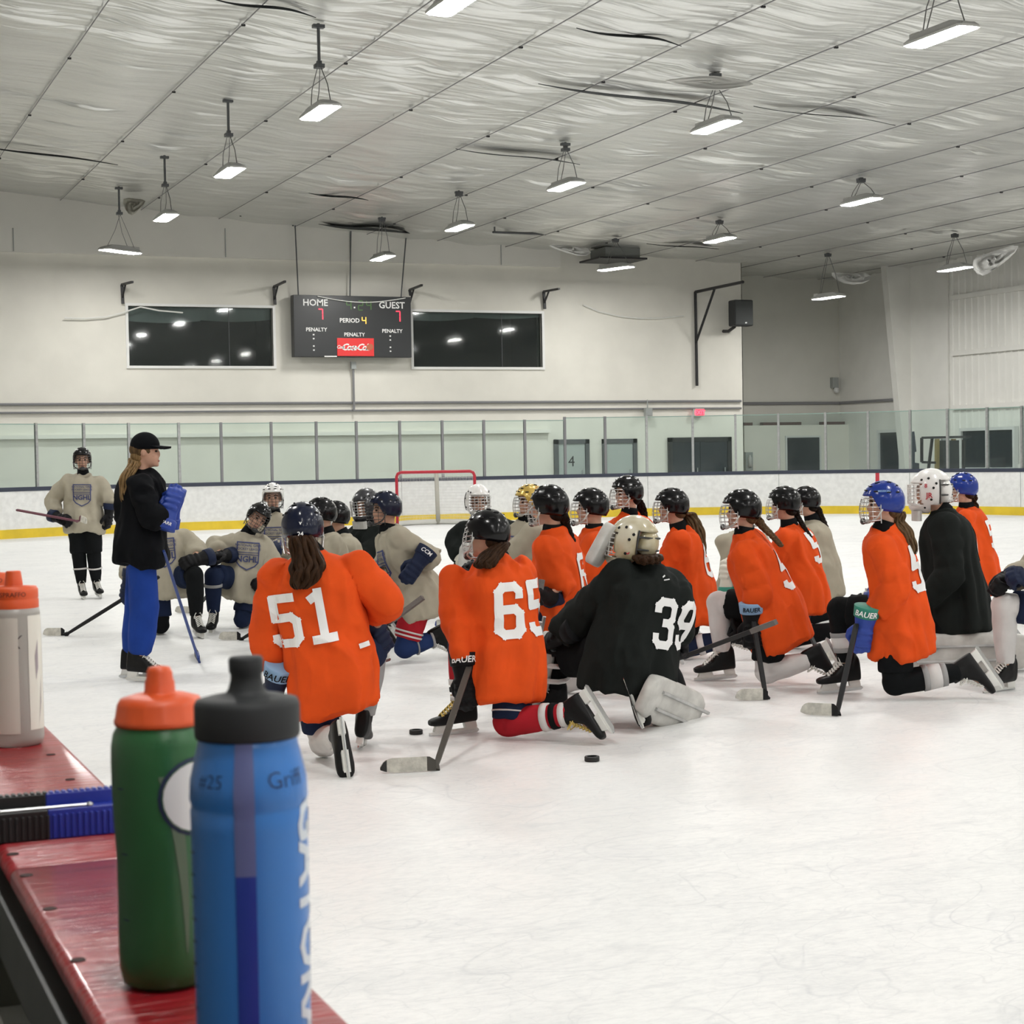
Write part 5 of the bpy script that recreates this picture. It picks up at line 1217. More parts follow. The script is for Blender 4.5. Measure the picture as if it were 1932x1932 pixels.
person('kneeling player in navy blue helmet, grey crested jersey and red pants', 13.4, -112, (727, 960), (733, 1003), (782, 1108), ah=-108,
  legs={'down': 'L', 'L': ((764, 1222, -.12), (826, 1203, -.02), (842, 1240, .02)), 'R': ((706, 1130, -.25), (712, 1215, -.35), (690, 1222, -.45))},
  arms={'L': {'e': (818, 1052, -.1), 'w': (788, 1064, -.30), 'h': (766, 1094, -.34), 'z': tuple(-FW)}},
  jersey='tan', pants='red', sock=('navysock', [(.30, .34, 'greyc'), (.78, .84, 'greyc')]), crest=True, helmet=('h_navy', 'wireblk'), glove=('gl_navy', 'gl_navy'), brand={'L': ('CCM', .03, True, 'num')}, hem=.24, bands=((1, .70, .73, 'whitec'), (1, .77, .80, 'whitec')))
person('goalie facing the camera in white mask and black jersey in front of the goal', 16.4, 172, (902, 946), (908, 984), (911, 1070), ah=166, jersey='black', pants='blk', helmet=('mask_white', 'wire'), goalie=True, vox=.018,
  arms={'R': {'e': (862, 1020, .0), 'w': (870, 1052, -.2), 'glove': ('gl_wg', 'gl_wg')}, 'L': {'e': (968, 1005, .0), 'w': (960, 1030, -.25), 'h': (962, 1000, -.3), 'glove': ('gl_wg', 'gl_wg')}})
person('player in gold helmet and grey jersey behind the one with the dark braid', 14.2, -108, (1001, 945), (993, 985), (990, 1096), jersey='tan', pants='navy', crest=True, helmet=('h_gold', 'wire'), vox=.018, hem=.22)
person('player in orange with black helmet and thick dark braid, right of number 65', 11.2, -64, (1037, 955), (1044, 1006), (1064, 1156), hem=.13, legs={'down': 'R'},
  arms={'L': {'e': (1062, 1110, -.18), 'w': (1026, 1124, -.25), 'h': (1006, 1120, -.34)}}, pants='navy', sock=('whitec', []), num='6', numx=.03, numt=.46,
  hair=('dark', 'braid', [(1068, 992), (1081, 1026), (1087, 1054)], .036), helmet=('h_blk', 'wire', [('A', (.06, .062, .118), (.3, .5, .8), (-1, 0, .2), .02, 'redp')]))
person('player in orange and black helmet between the braided player and the cream mask', 12.4, -88, (1115, 957), (1122, 1005), (1134, 1128), pants='navy', vox=.016)
person('rear player in orange with black helmet turned half toward the camera above the cream mask', 13.8, -118, (1184, 930), (1187, 975), (1190, 1100), ah=-108, pants='navy', vox=.016, hair=('dark', 'tail', [(1212, 965, .1), (1216, 985, .1)], .03))
person('player in orange with black helmet and long loose light brown hair', 13.2, -82, (1268, 955), (1282, 1002), (1300, 1108), hem=.28, pants='blk', sock=('navy', [(.3, .42, 'whitec')]), num='6', numx=-.02, numt=.42,
  hair=('dirty', 'tail', [(1300, 972, .05), (1316, 1005, .0), (1326, 1046, -.04)], .052))
p65 = person('kneeling player with number 65 on an orange jersey, red striped sock', 9.58, -32, (920, 1008), (937, 1056), (946, 1210), ah=-58, hp=-6, hr=14, hem=.31, num='65', numx=.065, numt=.40, nums=.31,
  legs={'down': 'R', 'R': ((964, 1362, -.05), (1084, 1346, -.20), (1112, 1392, -.26)), 'L': ((872, 1224, .20), (872, 1334, .18), (828, 1340, .12))},
  arms={'L': {'s': (857, 1088, .02), 'e': (862, 1178, -.08), 'w': (877, 1280, -.12), 'h': (880, 1330, -.14), 'z': tuple(-FW - RT * .3)}},
  pants='navy', sock=('red', WBW), laces='laceyel', hair=('brown', 'tail', [(918, 1058, -.16), (915, 1072, -.17)], .055), brand={'L': ('BAUER', .034, True, 'num')}, glove=('gl_blk', 'gl_blk'), pantlen=.98, bands=((-1, .66, .74, 'yellowc'), (-1, .86, .88, 'whitec')))
p51 = person('kneeling player with number 51 on an orange jersey seen from behind, nearest the camera', 8.95, -8, (571, 998), (588, 1050), (622, 1236), ah=-2, hp=-14, hem=.28, patches=(('hem_label', .06, .18, .055, .026, .12, 'num'),), num='51', numx=-.10, numt=.43, nums=.275,
  legs={'down': 'L', 'L': ((612, 1398, .10), (640, 1392, -.36), (652, 1482, -.42)), 'R': ((704, 1222, .34), (686, 1362, .36), (694, 1366, .60))},
  arms={'L': {'s': (524, 1088, .02), 'e': (505, 1190, .06), 'w': (518, 1298, .0), 'h': (508, 1340, .05), 'z': tuple(-FW - RT * .6)}, 'R': {'s': (668, 1068, .02), 'e': (728, 1140, .02), 'w': (706, 1184, .20), 'h': (724, 1222, .24), 'z': tuple(-FW + RT)}},
  pants='navy', sock=('whitec', []), socks2=('greyc', []), hair=('brown', 'tail', [(580, 1058, -.15), (576, 1085, -.19), (566, 1112, -.19)], .075), brand={'L': ('BAUER', .036, True, 'gl_blk'), 'R': ('BAUER', .034, True, 'gl_blk')}, glove=('gl_navy', 'lightblue'),
  helmet=('h_navy', 'wire', [('24', (-.128, 0, -.052), (-1, 0, 0), (0, 0, 1), .022, 'num'), ('v', (-.130, 0, .006), (-1, 0, 0), (0, 0, 1), .022, 'num')]))
p39 = person('goalie with number 39 on a black jersey in a cream mask, back to the camera', 9.95, -34, (1196, 1026), (1224, 1070), (1196, 1216), ah=-72, hp=8, hem=.27, jersey='black', pants='blk', goalie={1: direction(-75), -1: RT - UP * .5 + FW * .2, 'top-1': .14, 'top1': .10}, wid=1.05,
  legs={'down': 'R', 'L': ((1058, 1240, .28), (1044, 1308, .34), (1004, 1312, .32)), 'R': ((1264, 1330, .22), (1203, 1303, -.15), (1232, 1384, -.20))},
  arms={'L': {'e': (1098, 1160, .05), 'w': (1058, 1200, .10), 'h': (1030, 1215, .2)}, 'R': {'e': (1278, 1140, .02), 'w': (1278, 1196, .22), 'h': (1280, 1220, .3)}},
  patches=(('neck_logo', .90, .02, .040, .006, .25, 'num'), ('neck_logo', .935, .0, .022, .008, .6, 'num')), num='39', numx=.12, numt=.36, nums=.29, glove=('gl_blk', 'gl_blk'), helmet=('mask_cream', 'wirewhite', [('3', (.0, .112, -.035), (0, 1, 0), (0, 0, 1), .035, 'redp'), ('0', (-.10, .06, -.02), (-.7, .6, 0), (0, 0, 1), .03, 'redp')]), hair=('brown', 'tail', [(1222, 1052, -.14), (1226, 1064, -.17)], .075), sock=('blk', []))
person('kneeling player in orange numbered 5 with fair braid and white socks', 11.6, -70, (1400, 962), (1406, 1010), (1454, 1142), ah=-84, hem=.28, wid=1.07, dep=1.06, num='5', numx=-.02, numt=.42, nums=.29,
  legs={'down': 'L', 'L': ((1448, 1266, -.10), (1536, 1244, -.10), (1560, 1290, -.12)), 'R': ((1356, 1138, .25), (1363, 1240, .26), (1316, 1246, .24))},
  arms={'L': {'e': (1430, 1116, -.20), 'w': (1419, 1176, -.20), 'h': (1421, 1225, -.18), 'z': tuple(-FW)}, 'R': {'e': (1420, 1105, .28), 'w': (1400, 1165, .22)}}, pants='blk', sock=('whitec', []), glove=('gl_blk', 'lightblue'), brand={'L': ('BAUER', .028, True, 'gl_blk')},
  hair=('dirty', 'braid', [(1438, 992, .0), (1460, 1014, -.06), (1474, 1030, -.09)], .034))
person('player in orange numbered 5 with dark braid behind the fair braid', 13.8, -66, (1480, 950), (1490, 994), (1516, 1096), hem=.24, num='5', numx=0, numt=.55, pants='navy', sock=('blk', []), vox=.016, hair=('dark', 'braid', [(1504, 972, .0), (1518, 996, -.05), (1530, 1014, -.08)], .028))
person('player in grey jersey and black helmet with long dark braid, rearmost at right', 15.7, -78, (1521, 946), (1533, 984), (1546, 1066), hem=.30, jersey='tan', pants='blk', vox=.018, hair=('dark', 'braid', [(1548, 972, .0), (1560, 1000, -.05), (1565, 1032, -.06)], .034))
person('player in grey jersey almost hidden behind the fair braided player, holding up a white glove', 15.4, 160, (1404, 968), (1400, 1006), (1400, 1086), jersey='tan', pants='navy', vox=.018, arms={'R': {'e': (1388, 1116, -.1), 'w': (1371, 1092, -.3), 'h': (1370, 1050, -.3), 'glove': ('gl_wg', 'green')}})
p23 = person('kneeling player in royal blue helmet and orange jersey with black striped socks', 10.86, -68, (1667, 949), (1668, 1000), (1692, 1154), ah=-86, hem=.27, num='5', numx=-.02, numt=.50, nums=.30,
  legs={'down': 'L', 'L': ((1690, 1288, -.10), (1822, 1266, -.12), (1858, 1318, -.14)), 'R': ((1585, 1150, .28), (1598, 1260, .28), (1548, 1266, .26))},
  arms={'L': {'e': (1690, 1106, -.20), 'w': (1630, 1184, -.16), 'h': (1620, 1240, -.12), 'z': tuple(-FW)}, 'R': {'e': (1690, 1085, .3), 'w': (1655, 1120, .25)}}, pants='blk', sock=('blk', GWG), glove=('gl_royal', 'green'), brand={'L': ('BAUER', .034, True, 'num')},
  hair=('dirty', 'tail', [(1694, 984, .0), (1712, 1012, -.05), (1723, 1046, -.08)], .045), helmet=('h_royal', 'wire', [('MISSION', (.01, .10, .075), (0, .85, .5), (0, -.5, .85), .014, 'lightblue')]))
person('goalie kneeling in white mask and black jersey beside the royal blue helmet', 12.2, -74, (1757, 928), (1780, 968), (1799, 1112), ah=-84, hem=.29, jersey='black', pants='blk', goalie={1: -FW, -1: FW}, wid=1.0,
  legs={'down': 'L', 'L': ((1772, 1230, -.12), (1898, 1226, -.10), (1925, 1262, -.1)), 'R': ((1768, 1230, .22), (1892, 1224, .22), (1920, 1260, .2))}, num='4', numx=.03, numt=.60, nums=.30, helmet=('mask_white', 'wirewhite', [('JR', (.03, .122, -.02), (.2, 1, 0), (0, 0, 1), .035, 'redp'), ('8', (.05, .112, .045), (.3, 1, .2), (0, 0, 1), .028, 'redp')]), sock=('greyc', []),
  arms={'L': {'e': (1790, 1085, -.25), 'w': (1745, 1130, -.2), 'glove': ('gl_blk', 'gl_blk')}})
person('player in royal blue helmet and orange jersey behind the white masked goalie', 15.3, -68, (1817, 921), (1824, 962), (1842, 1066), hem=.24, num='5', numx=-.01, numt=.50, pants='navy', vox=.016, helmet=('h_royal', 'wire'), hair=('brown', 'tail', [(1836, 948, .0), (1846, 965, -.04)], .03))
person('player cut off by the right edge of the picture, with white sock and navy glove', 11.2, -86, (1986, 944), (1992, 996), (2012, 1146), jersey='tan', pants='navy', legs={'down': 'R', 'L': ((1894, 1142, -.15), (1898, 1262, -.10), (1862, 1268, -.2))},
  arms={'L': {'e': (1972, 1108, -.2), 'w': (1945, 1096, -.28), 'h': (1915, 1086, -.34), 'glove': ('gl_navy', 'redp')}}, sock=('whitec', []))
bl = MB(); c = at(1137, 1028, 9.93); ax = (at(1153, 1000, 9.93) - at(1122, 1056, 9.93)).normalized(); n_ = direction(-70); n_ = (n_ - ax * n_.dot(ax)).normalized(); sd = ax.cross(n_)
def sup(t, hw, hh): return [c + n_ * t + sd * (hw * math.copysign(abs(math.cos(q)) ** .35, math.cos(q))) + ax * (hh * math.copysign(abs(math.sin(q)) ** .35, math.sin(q))) for q in np.linspace(0, 2 * PI, 25)[:-1]]
bl.rings([sup(-.028, .085, .120), sup(-.02, .095, .13), sup(.02, .095, .13), sup(.028, .085, .12)]).build('blocker_board', K['pad'], p39['root'], True)
# ---- sticks
stick('stick of number 65 with white taped blade and black tip, lying toward the camera', at(886, 1256, 9.44), gnd(819, 1455), gnd(716, 1462), tipcol=M_btape, shaft=mat('worn_shaft', (.055, .05, .042), .5), w=.032)
stick('stick with all white blade standing before the blue helmeted player', at(1616, 1178, 10.66), gnd(1578, 1352), gnd(1506, 1350), w=.032)
stick('stick with white blade standing below the light blue glove cuff', at(1421, 1172, 11.36), gnd(1446, 1321), gnd(1388, 1324))
stick('stick held level with grey taped butt end before the white socks', at(1463, 1174, 10.92), gnd(1228, 1262), gnd(1190, 1255), grip=.17)
stick('thin stick behind the two braided players at right', at(1500, 1140, 13.5), gnd(1553, 1248), gnd(1590, 1243))
stick('stick of number 51 with grey taped butt end pointing right', at(797, 1128, 9.55), gnd(440, 1392), gnd(405, 1400), grip=.16)
stick('blue stick with black blade leaning on the ice beside the coach', at(309, 1040, 12.25), gnd(376, 1250), gnd(361, 1233), blade=M_btape, shaft=M_bshaft, w=.028)
stick('stick with pale blade stretched out left of the coach', at(300, 1088, 15.35), gnd(120, 1200), gnd(78, 1201))
stick('stick with pale blade on the ice left of number 51', at(565, 1140, 14.5), gnd(452, 1208), gnd(410, 1209))
stick('stick held level by the far standing skater', at(31, 962, 19.9), at(150, 984, 19.6), at(168, 991, 19.5), shaft=mat('maroon_shaft', (.12, .03, .05), .5))
stick('stick with short pale blade between numbers 51 and 65', at(905, 1120, 13.2), gnd(850, 1186), gnd(816, 1184), tipcol=M_bshaft)
stick('stick of the dark braided player beside number 65', at(1022, 1094, 10.86), gnd(985, 1330), gnd(940, 1335), grip=.08)
stick('pale stick blade on the ice behind the coach legs', at(420, 1090, 16.6), gnd(362, 1158), gnd(326, 1157))
# ---- pucks
def puck(px, py, label):
    p = gnd(px, py); o = empty('puck', p, label, 'puck', 'pucks on the ice')
    r, h = .0381, .0254; MB().lathe([(r - .003, 0), (r, .003), (r, h - .003), (r - .003, h)], 28, p).build('disc', mat('puck_rubber', (.012, .012, .012), .6, bump=.5, bscale=300), o)
    MB().lathe([(r - .012, h), (r - .010, h + .0008), (r - .008, h)], 28, p).build('rim_ring', M_dkgrey, o)
puck(785, 1385, 'puck beside the front skate of number 65'); puck(1117, 1436, 'nearest puck, below the sole of the red striped leg'); puck(1568, 969, 'far puck near the right boards, left one'); puck(1581, 968, 'far puck near the right boards, right one')
# ================================================================== GOAL
def goal():
    ZG = 39.4; a = at(750, 991, ZG); b = at(897, 990, ZG); a.z = b.z = 0; o = empty('hockey_goal', (a + b) / 2, 'red framed hockey goal with white net against the far boards', 'goal')
    M_r = mat('goal_red', (.42, .012, .03), .35); M_n = mat('net_cord', (.72, .72, .70), .8); w = (b - a).normalized(); d = Vector((0, 0, 1)).cross(w); h = 1.22; W = (b - a).length
    MB().tube([a, a + UP * (h - .1), a + UP * (h - .03) + w * .03, a + UP * h + w * .1, b + UP * h - w * .1, b + UP * (h - .03) - w * .03, b + UP * (h - .1), b], .035, 10).build('front_frame', M_r, o, True)
    def base(t): return a + w * (W * t) + d * (1.0 * math.sin(PI * min(max(t, 0), 1)) ** .5)
    def topc(t): return a + w * (W * t) + UP * (h - .03) + d * (.45 * math.sin(PI * min(max(t, 0), 1)) ** .5)
    MB().tube([base(t) + UP * .06 for t in np.linspace(0, 1, 17)], .06, 8).build('base_pad', mat('base_pad_white', (.66, .66, .62), .6), o, True)
    MB().tube([topc(t) for t in np.linspace(0, 1, 17)], .022, 6).build('top_shelf', M_lgrey, o, True)
    MB().tube([topc(.5), base(.5)], .05, 8).build('centre_post', mat('post_pad', (.52, .51, .45), .7), o, True)
    n = MB()
    for t in np.linspace(.01, .99, 52): n.tube([topc(t), (topc(t) * .5 + base(t) * .5) + d * .03, base(t)], .0035, 3)
    for q in np.linspace(.04, .96, 17): n.tube([topc(t) * (1 - q) + base(t) * q for t in np.linspace(0, 1, 15)], .0035, 3)
    for t in np.linspace(.05, .95, 26): n.tube([a + w * (W * t) + UP * (h - .02), topc(t)], .0035, 3)
    n.build('net', M_n, o)
goal()
# ================================================================== BENCH LEDGE AND THINGS ON IT
LX0, LX1, LZT = .196, .363, 1.15
def ledge_mat():
    m = mat('red_ledge_paint', (.36, .012, .020), .30, spec=.6, noise=.25, nscale=14, bump=.7, bscale=45, stretch=(.35, 3.0, 1), coat=.3); return m
ledge = empty('trim_ledge', ((LX0 + LX1) / 2, 1.5, LZT), 'worn red painted ledge on top of the bench boards', 'ledge'); ledge['kind'] = 'structure'
yj = gnd(100, 1632, LZT).y
for y0, y1 in ((-1.6, yj - .0015), (yj + .0015, yj + 2.4), (yj + 2.403, 13.0)):
    L = MB(); r = .009; prof = []
    for cx, cz, a0 in ((LX1 - r, LZT - r, 0), (LX0 + r, LZT - r, 90), (LX0 + r, LZT - .022 + r, 180), (LX1 - r, LZT - .022 + r, 270)):
        for q in range(5): a = math.radians(a0 + 90 * q / 4); prof.append((cx + r * math.cos(a), cz + r * math.sin(a)))
    L.rings([[Vector((x, y, z)) for x, z in prof] for y in np.linspace(y0, y1, 12)]); L.build('plank', ledge_mat(), ledge, True)
for px, py in ((50, 1652), (94, 1715), (147, 1812), (132, 1471), (96, 1424), (24, 1612)):
    p = gnd(px, py, LZT); MB().lathe([(.0, .0003), (.0045, .0003), (.006, .0008), (.0065, .0)], 14, p).build('screw', mat('rusty_screw', (.03, .012, .01), .8), ledge)
bk = empty('wall_bench_boards', (.27, 2, 0), 'dark grey back of the bench boards below the red ledge', 'boards'); bk['kind'] = 'structure'
M_bb = mat('bench_board_grey', (.085, .09, .088), .6, noise=.3, nscale=6)
for y in np.arange(-1.5, 13, 2.4): MB().box((.238, y, .05), (.262, y + 2.39, LZT - .023)).build('back_panel', M_bb, bk)
for y in (-.3, .98, 1.9, 3.1, 4.3): MB().box((.12, y - .025, 0), (.238, y + .025, LZT - .06)).build('frame_post', mat('weathered_post', (.16, .16, .13), .7, noise=.4, nscale=12), bk)
for z in (.35, 1.08): MB().box((.19, -1.5, z - .03), (.237, 13, z + .03)).build('frame_rail', M_bb, bk)
MB().box((-3, -1.6, -.02), (.12, 13, .02)).build('floor_bench', mat('bench_rubber', (.03, .03, .03), .9)); struct(bpy.data.objects['floor_bench'], 'black rubber floor of the players bench', 'floor')

def lathe_obj(name, prof, c, m, parent, n=48, fn=None, smooth=True):
    mb = MB(); c = Vector(c)
    mb.rings([[c + Vector((r * (fn(2 * PI * k / n, z) if fn else 1) * math.cos(2 * PI * k / n), r * (fn(2 * PI * k / n, z) if fn else 1) * math.sin(2 * PI * k / n), z)) for k in range(n)] for r, z in prof])
    return mb.build(name, m, parent, smooth)
def wrap_text(name, s, c, rad, ang0, z, size, m, parent, rot=False, **kw):
    """lettering curved round a bottle; rot = running down the bottle"""
    v, f = text2d(s, **kw); v, f = densify(v, f, .25); out = []
    for x, y in v:
        X, Y = (x * size, y * size) if not rot else (y * size, -x * size)
        a = ang0 + X / rad(z + Y); r = rad(z + Y) + .0004; out.append((c[0] + r * math.cos(a), c[1] + r * math.sin(a), c[2] + z + Y))
    return obj(name, out, f, m, parent)
def plast(name, col, rough=.35, trans=0.0, sss=0.0):
    m = mat(name, col, rough, spec=.5); b = m.node_tree.nodes['Principled BSDF']
    if sss: b.inputs['Subsurface Weight'].default_value = sss; b.inputs['Subsurface Radius'].default_value = (.02, .02, .02); b.inputs['Subsurface Scale'].default_value = .5
    if trans: b.inputs['Transmission Weight'].default_value = trans
    return m
def radius_fn(prof):
    z = [p[1] for p in prof]; r = [p[0] for p in prof]; return lambda q: float(np.interp(q, z, r))
M_mark = mat('marker_ink', (.01, .02, .06), .6)
# --- blue bottle
cb = at(474, 1700, 1.10); cb.z = LZT
toC = math.atan2(-cb.y, -cb.x)             # angle facing the camera
B = empty('water_bottle', cb, 'blue squeeze bottle with dark grey push cap, nearest on the ledge', 'bottle')
pf = [(.0, 0), (.028, .0), (.0335, .004), (.0355, .012), (.0360, .03), (.0363, .10), (.0366, .170), (.0368, .1805), (.0361, .1825), (.0361, .185), (.0372, .188), (.0365, .200), (.0335, .213), (.0315, .222), (.0310, .228), (0, .228)]
bm_ = lathe_obj('bottle_body', pf, cb, plast('blue_plastic', (.028, .175, .53), .32, sss=.0), B)
stripe = MB(); rf = radius_fn(pf[2:-1])
zs = list(np.linspace(.006, .226, 30)); aw = .23; ac = toC - .08
vv = [(cb.x + (rf(z) + .0005) * math.cos(ac + aw * (t - .5) * 1.6), cb.y + (rf(z) + .0005) * math.sin(ac + aw * (t - .5) * 1.6), cb.z + z) for z in zs for t in np.linspace(0, 1, 7)]
def band(z0, z1, name, m):
    zs = list(np.linspace(z0, z1, 16)); vv = [(cb.x + (rf(z) + .0006) * math.cos(ac + aw * (.5 - t) * 1.5), cb.y + (rf(z) + .0006) * math.sin(ac + aw * (.5 - t) * 1.5), cb.z + z) for z in zs for t in np.linspace(0, 1, 7)]
    return obj(name, vv, [(i * 7 + j, i * 7 + j + 1, (i + 1) * 7 + j + 1, (i + 1) * 7 + j) for i in range(15) for j in range(6)], m, B, True)
band(.145, .226, 'clear_window', plast('window_grey_blue', (.11, .13, .30), .4)); band(.004, .145, 'liquid_window', plast('window_deep_blue', (.012, .035, .28), .35))
wrap_text('brand_lettering', 'GATORADE', cb, rf, toC + 1.36, .085, .027, mat('pale_print', (.62, .68, .74), .5), B, rot=True, bold=.03)
wrap_text('marker_writing', '#25', cb, rf, toC - .72, .203, .0085, M_mark, B, bold=-.012)
wrap_text('marker_writing', 'Griff', cb, rf, toC + .72, .203, .0105, M_mark, B, bold=-.012)
for i in range(10): 
    z = .03 + i * .014; a0 = toC - 1.32; MB().tube([(cb.x + rf(z) * 1.004 * math.cos(a0 + q), cb.y + rf(z) * 1.004 * math.sin(a0 + q), cb.z + z) for q in (-.08, 0, .08)], .0006, 4).build('measure_mark', M_mark, B)
M_capg = mat('cap_dark_grey', (.022, .024, .026), .6, spec=.3)
cap = lathe_obj('cap', [(0, .226), (.0325, .226), (.0332, .228), (.0332, .246), (.0318, .2495), (.024, .2515), (.0135, .2535), (.0115, .256), (.0100, .262), (.0098, .265), (.0108, .267), (.0110, .2745), (.0098, .2765), (0, .2768)], cb, M_capg, B)
# --- green bottle
cg = at(311, 1700, 1.335); cg.z = LZT; toG = math.atan2(-cg.y, -cg.x)
Gb = empty('water_bottle', cg, 'green squeeze bottle with orange cap behind the blue one', 'bottle')
pg = [(.0, 0), (.026, .0), (.0325, .004), (.0348, .014), (.0355, .03), (.0352, .06), (.0352, .10), (.0368, .125), (.0378, .150), (.0380, .172), (.0376, .185), (.0362, .193), (.0335, .198), (.0325, .201), (0, .201)]
lathe_obj('bottle_body', pg, cg, plast('green_plastic', (.022, .115, .035), .36), Gb); rg = radius_fn(pg[2:-1])
disc = []; df = []
for i in range(9):
    for j in range(24):
        R_ = .030 * i / 8; a = 2 * PI * j / 24; X, Y = R_ * math.cos(a), R_ * math.sin(a); z = .148 + Y; q = toG + .72 + X / .037; disc.append((cg.x + (rg(z) + .0008) * math.cos(q), cg.y + (rg(z) + .0008) * math.sin(q), cg.z + z))
for i in range(8):
    for j in range(24): df.append((i * 24 + j, i * 24 + (j + 1) % 24, (i + 1) * 24 + (j + 1) % 24, (i + 1) * 24 + j))
obj('logo_rim', [(cg.x + (p[0] - cg.x) * 1.0, p[1], p[2]) for p in disc[8 * 24:]] + [Vector(p) for p in [(cg.x + (rg(.148 + .0275 * math.sin(2 * PI * j / 24)) + .0012) * math.cos(toG + .72 + .0275 * math.cos(2 * PI * j / 24) / .037), cg.y + (rg(.148 + .0275 * math.sin(2 * PI * j / 24)) + .0012) * math.sin(toG + .72 + .0275 * math.cos(2 * PI * j / 24) / .037), cg.z + .148 + .0275 * math.sin(2 * PI * j / 24)) for j in range(24)]],
    [(j, (j + 1) % 24, 24 + (j + 1) % 24, 24 + j) for j in range(24)], M_mark, Gb)
obj('logo_disc', disc[:8 * 24], [q for q in df if max(q) < 8 * 24], mat('logo_white', (.70, .70, .70), .5), Gb, True)
sw_ = []
for i in range(21):
    t = i / 20; z = .165 - .135 * t; a = toG + .10 + .25 * math.sin(t * 2.2) * (1 - t * .3) + .22 * t; hw = .16 * (1 - t) ** .7 + .01
    for s in (-1, 1): sw_.append((cg.x + (rg(z) + .0005) * math.cos(a + s * hw), cg.y + (rg(z) + .0005) * math.sin(a + s * hw), cg.z + z))
obj('swoosh_print', sw_, [(2 * i, 2 * i + 1, 2 * i + 3, 2 * i + 2) for i in range(20)], mat('grey_green_print', (.11, .16, .10), .5), Gb, True)
wrap_text('volume_lettering', '32 OZ', cg, rg, toG + .1, .190, .0055, mat('emboss_green', (.03, .14, .05), .4), Gb)
for z in (.155, .105, .055): MB().tube([(cg.x + rg(z) * 1.003 * math.cos(toG - .95 + q), cg.y + rg(z) * 1.003 * math.sin(toG - .95 + q), cg.z + z) for q in (-.09, 0, .09)], .0006, 4).build('measure_mark', M_mark, Gb)
M_capo = mat('cap_orange', (.68, .085, .015), .45)
flute = lambda a, z: 1 + (.018 * max(0, math.sin(a * 14)) if .204 < z < .216 else 0)
lathe_obj('cap', [(0, .2), (.0345, .2), (.0350, .2015), (.0350, .204), (.0338, .2055), (.0322, .215), (.0300, .2195), (.020, .2225), (.0125, .2235), (.0118, .2245), (.0112, .232), (.0103, .2335), (.0098, .239), (.0080, .243), (.0035, .244), (0, .2442)], cg, M_capo, Gb, 84, flute)
lathe_obj('neck_ring', [(0, .197), (.0318, .197), (.0318, .2015), (0, .2015)], cg, M_black, Gb)
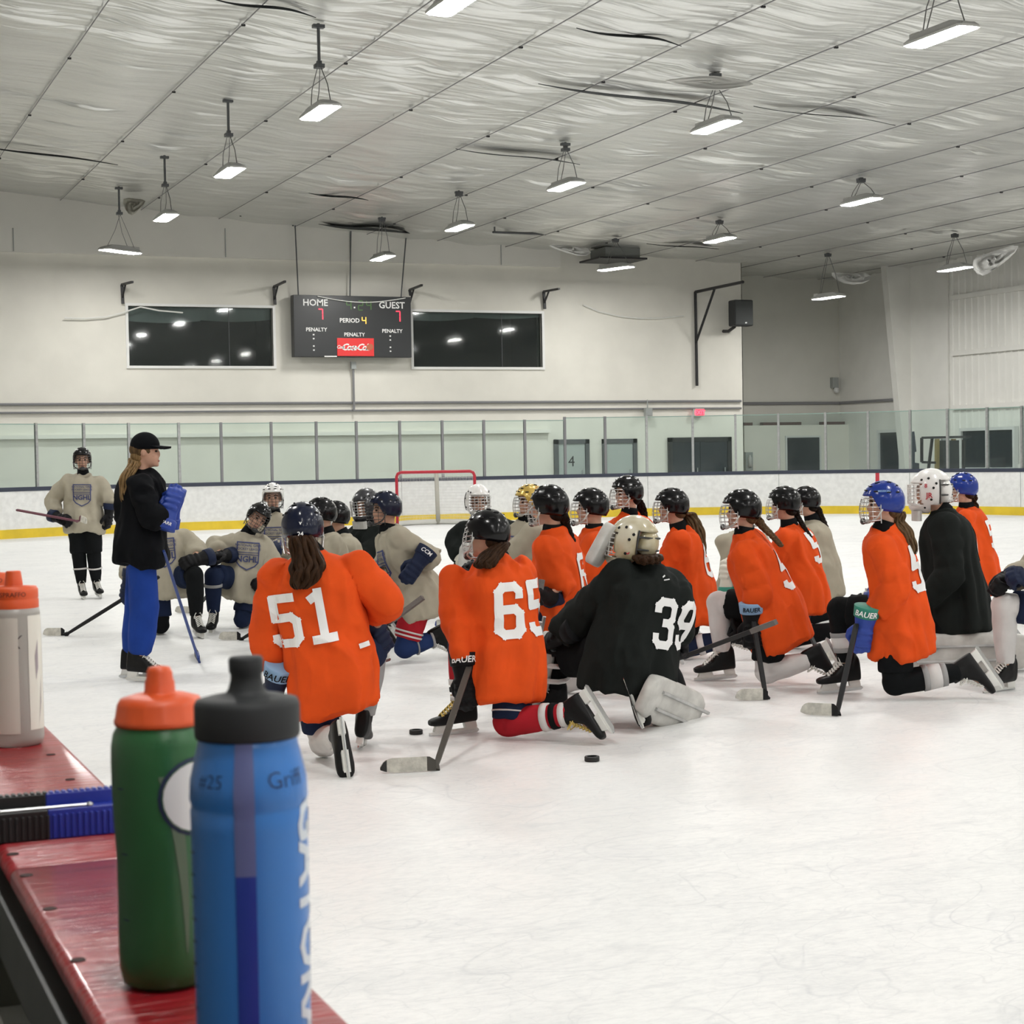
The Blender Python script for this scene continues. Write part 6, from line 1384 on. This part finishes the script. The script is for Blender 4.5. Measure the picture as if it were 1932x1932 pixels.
# --- clear bottles
def clear_bottle(px, Z, label):
    c = at(px, 1300, Z); c.z = LZT; t0 = math.atan2(-c.y, -c.x); o = empty('water_bottle', c, label, 'bottle', 'clear bottles with orange caps')
    p = [(0, 0), (.031, 0), (.0355, .004), (.0370, .012), (.0372, .03), (.0366, .10), (.0360, .17), (.0352, .188), (.0340, .196), (0, .196)]
    lathe_obj('bottle_body', p, c, plast('frosted_plastic', (.50, .47, .43), .35, trans=.35), o); r = radius_fn(p[2:-1])
    for a0, w, z0, z1, m in ((t0 + .92, .42, .024, .186, mat('pale_panel', (.72, .69, .62), .5)), (t0 - .35, .46, .02, .184, mat('frost_panel', (.58, .54, .48), .5))):
        zs = np.linspace(z0, z1, 14); vv = [(c.x + (r(z) + .0006) * math.cos(a0 + w * (q - .5) * 2), c.y + (r(z) + .0006) * math.sin(a0 + w * (q - .5) * 2), c.z + z) for z in zs for q in np.linspace(0, 1, 9)]
        obj('label_panel', vv, [(i * 9 + j, i * 9 + j + 1, (i + 1) * 9 + j + 1, (i + 1) * 9 + j) for i in range(13) for j in range(8)], m, o, True)
    mp = mat('bolt_print', (.33, .28, .30), .5)
    for pts in (((.95, .152), (.78, .128), (.82, .094), (.95, .112)), ((1.10, .10), (1.02, .06), (.90, .028), (1.08, .062))):
        vv = [(c.x + (r(z) + .0011) * math.cos(t0 + a), c.y + (r(z) + .0011) * math.sin(t0 + a), c.z + z) for a, z in pts]; obj('bolt_print', vv, [(0, 1, 2, 3)], mp, o)
    wrap_text('brand_lettering', 'GX', c, r, t0 - .28, .150, .020, mat('thin_print', (.10, .08, .08), .5), o, bold=-.01, shear=.2)
    lathe_obj('cap', [(0, .194), (.0335, .194), (.0340, .196), (.0340, .2075), (.0330, .209), (.0336, .2105), (.0336, .222), (.0310, .226), (.0130, .2275), (.0128, .229), (.0105, .247), (.0095, .2485), (0, .2487)], c, M_capo, o)
    wrap_text('marker_writing', 'SPRAFFO', c, lambda z: .0338, t0 - .05, .2165, .0065, mat('faded_ink', (.12, .02, .01), .6), o)
clear_bottle(31, 2.49, 'clear frosted bottle with orange cap at the left edge, front one'); clear_bottle(-10, 2.80, 'clear frosted bottle with orange cap at the left edge, mostly hidden one')
# --- skate guards
def guards():
    a = gnd(225, 1572, LZT); b = gnd(-115, 1604, LZT); d = (b - a); L = d.length; d.normalize(); n = Vector((-d.y, d.x, 0))
    if n.y > 0: n = -n          # toward the camera
    o = empty('skate_guard', (a + b) / 2, 'black and blue ribbed skate guard lying across the red ledge', 'skate guard')
    Mb = mat('guard_black', (.008, .008, .009), .45); Mu = mat('guard_blue', (.012, .03, .30), .4)
    for i, (t0, t1, m, nm) in enumerate(((0, .40, Mu, 'blue_half'), (.40, 1, Mb, 'black_half'))):
        g = MB(); k0 = int(L * t0 / .0065); k1 = int(L * t1 / .0065)
        p0 = a + d * (L * t0); p1 = a + d * (L * t1); c = (p0 + p1) / 2 - n * .012 + UP * .016
        g.obox(c, d * (L * (t1 - t0) / 2), n * .0125, UP * .016)
        g.obox(c - n * .012 + UP * .012, d * (L * (t1 - t0) / 2), n * .006, UP * .018)
        for kk in range(k0, k1):
            q = a + d * (kk * .0065 + .003); g.obox(q + n * .001 + UP * .014, d * .0018, n * .0016, UP * .013); g.obox(q - n * .024 + UP * .046, d * .0022, n * .005, UP * .0018)
        bevel(g.build(nm, m, o), .0012)
    s = MB(); q0 = a + d * .03 + UP * .0335 - n * .004; q1 = a + d * .125 + UP * .0335 - n * .004; s.tube([q0, q1], .0018, 6)
    for q in (q0, q1, a + d * .155 + UP * .0335 - n * .004): s.ell(q, d * .004, n * .004, UP * .003, 10, 6)
    s.build('spring_rod', M_galv, o)
guards()
bpy.data.scenes.remove(TMP)
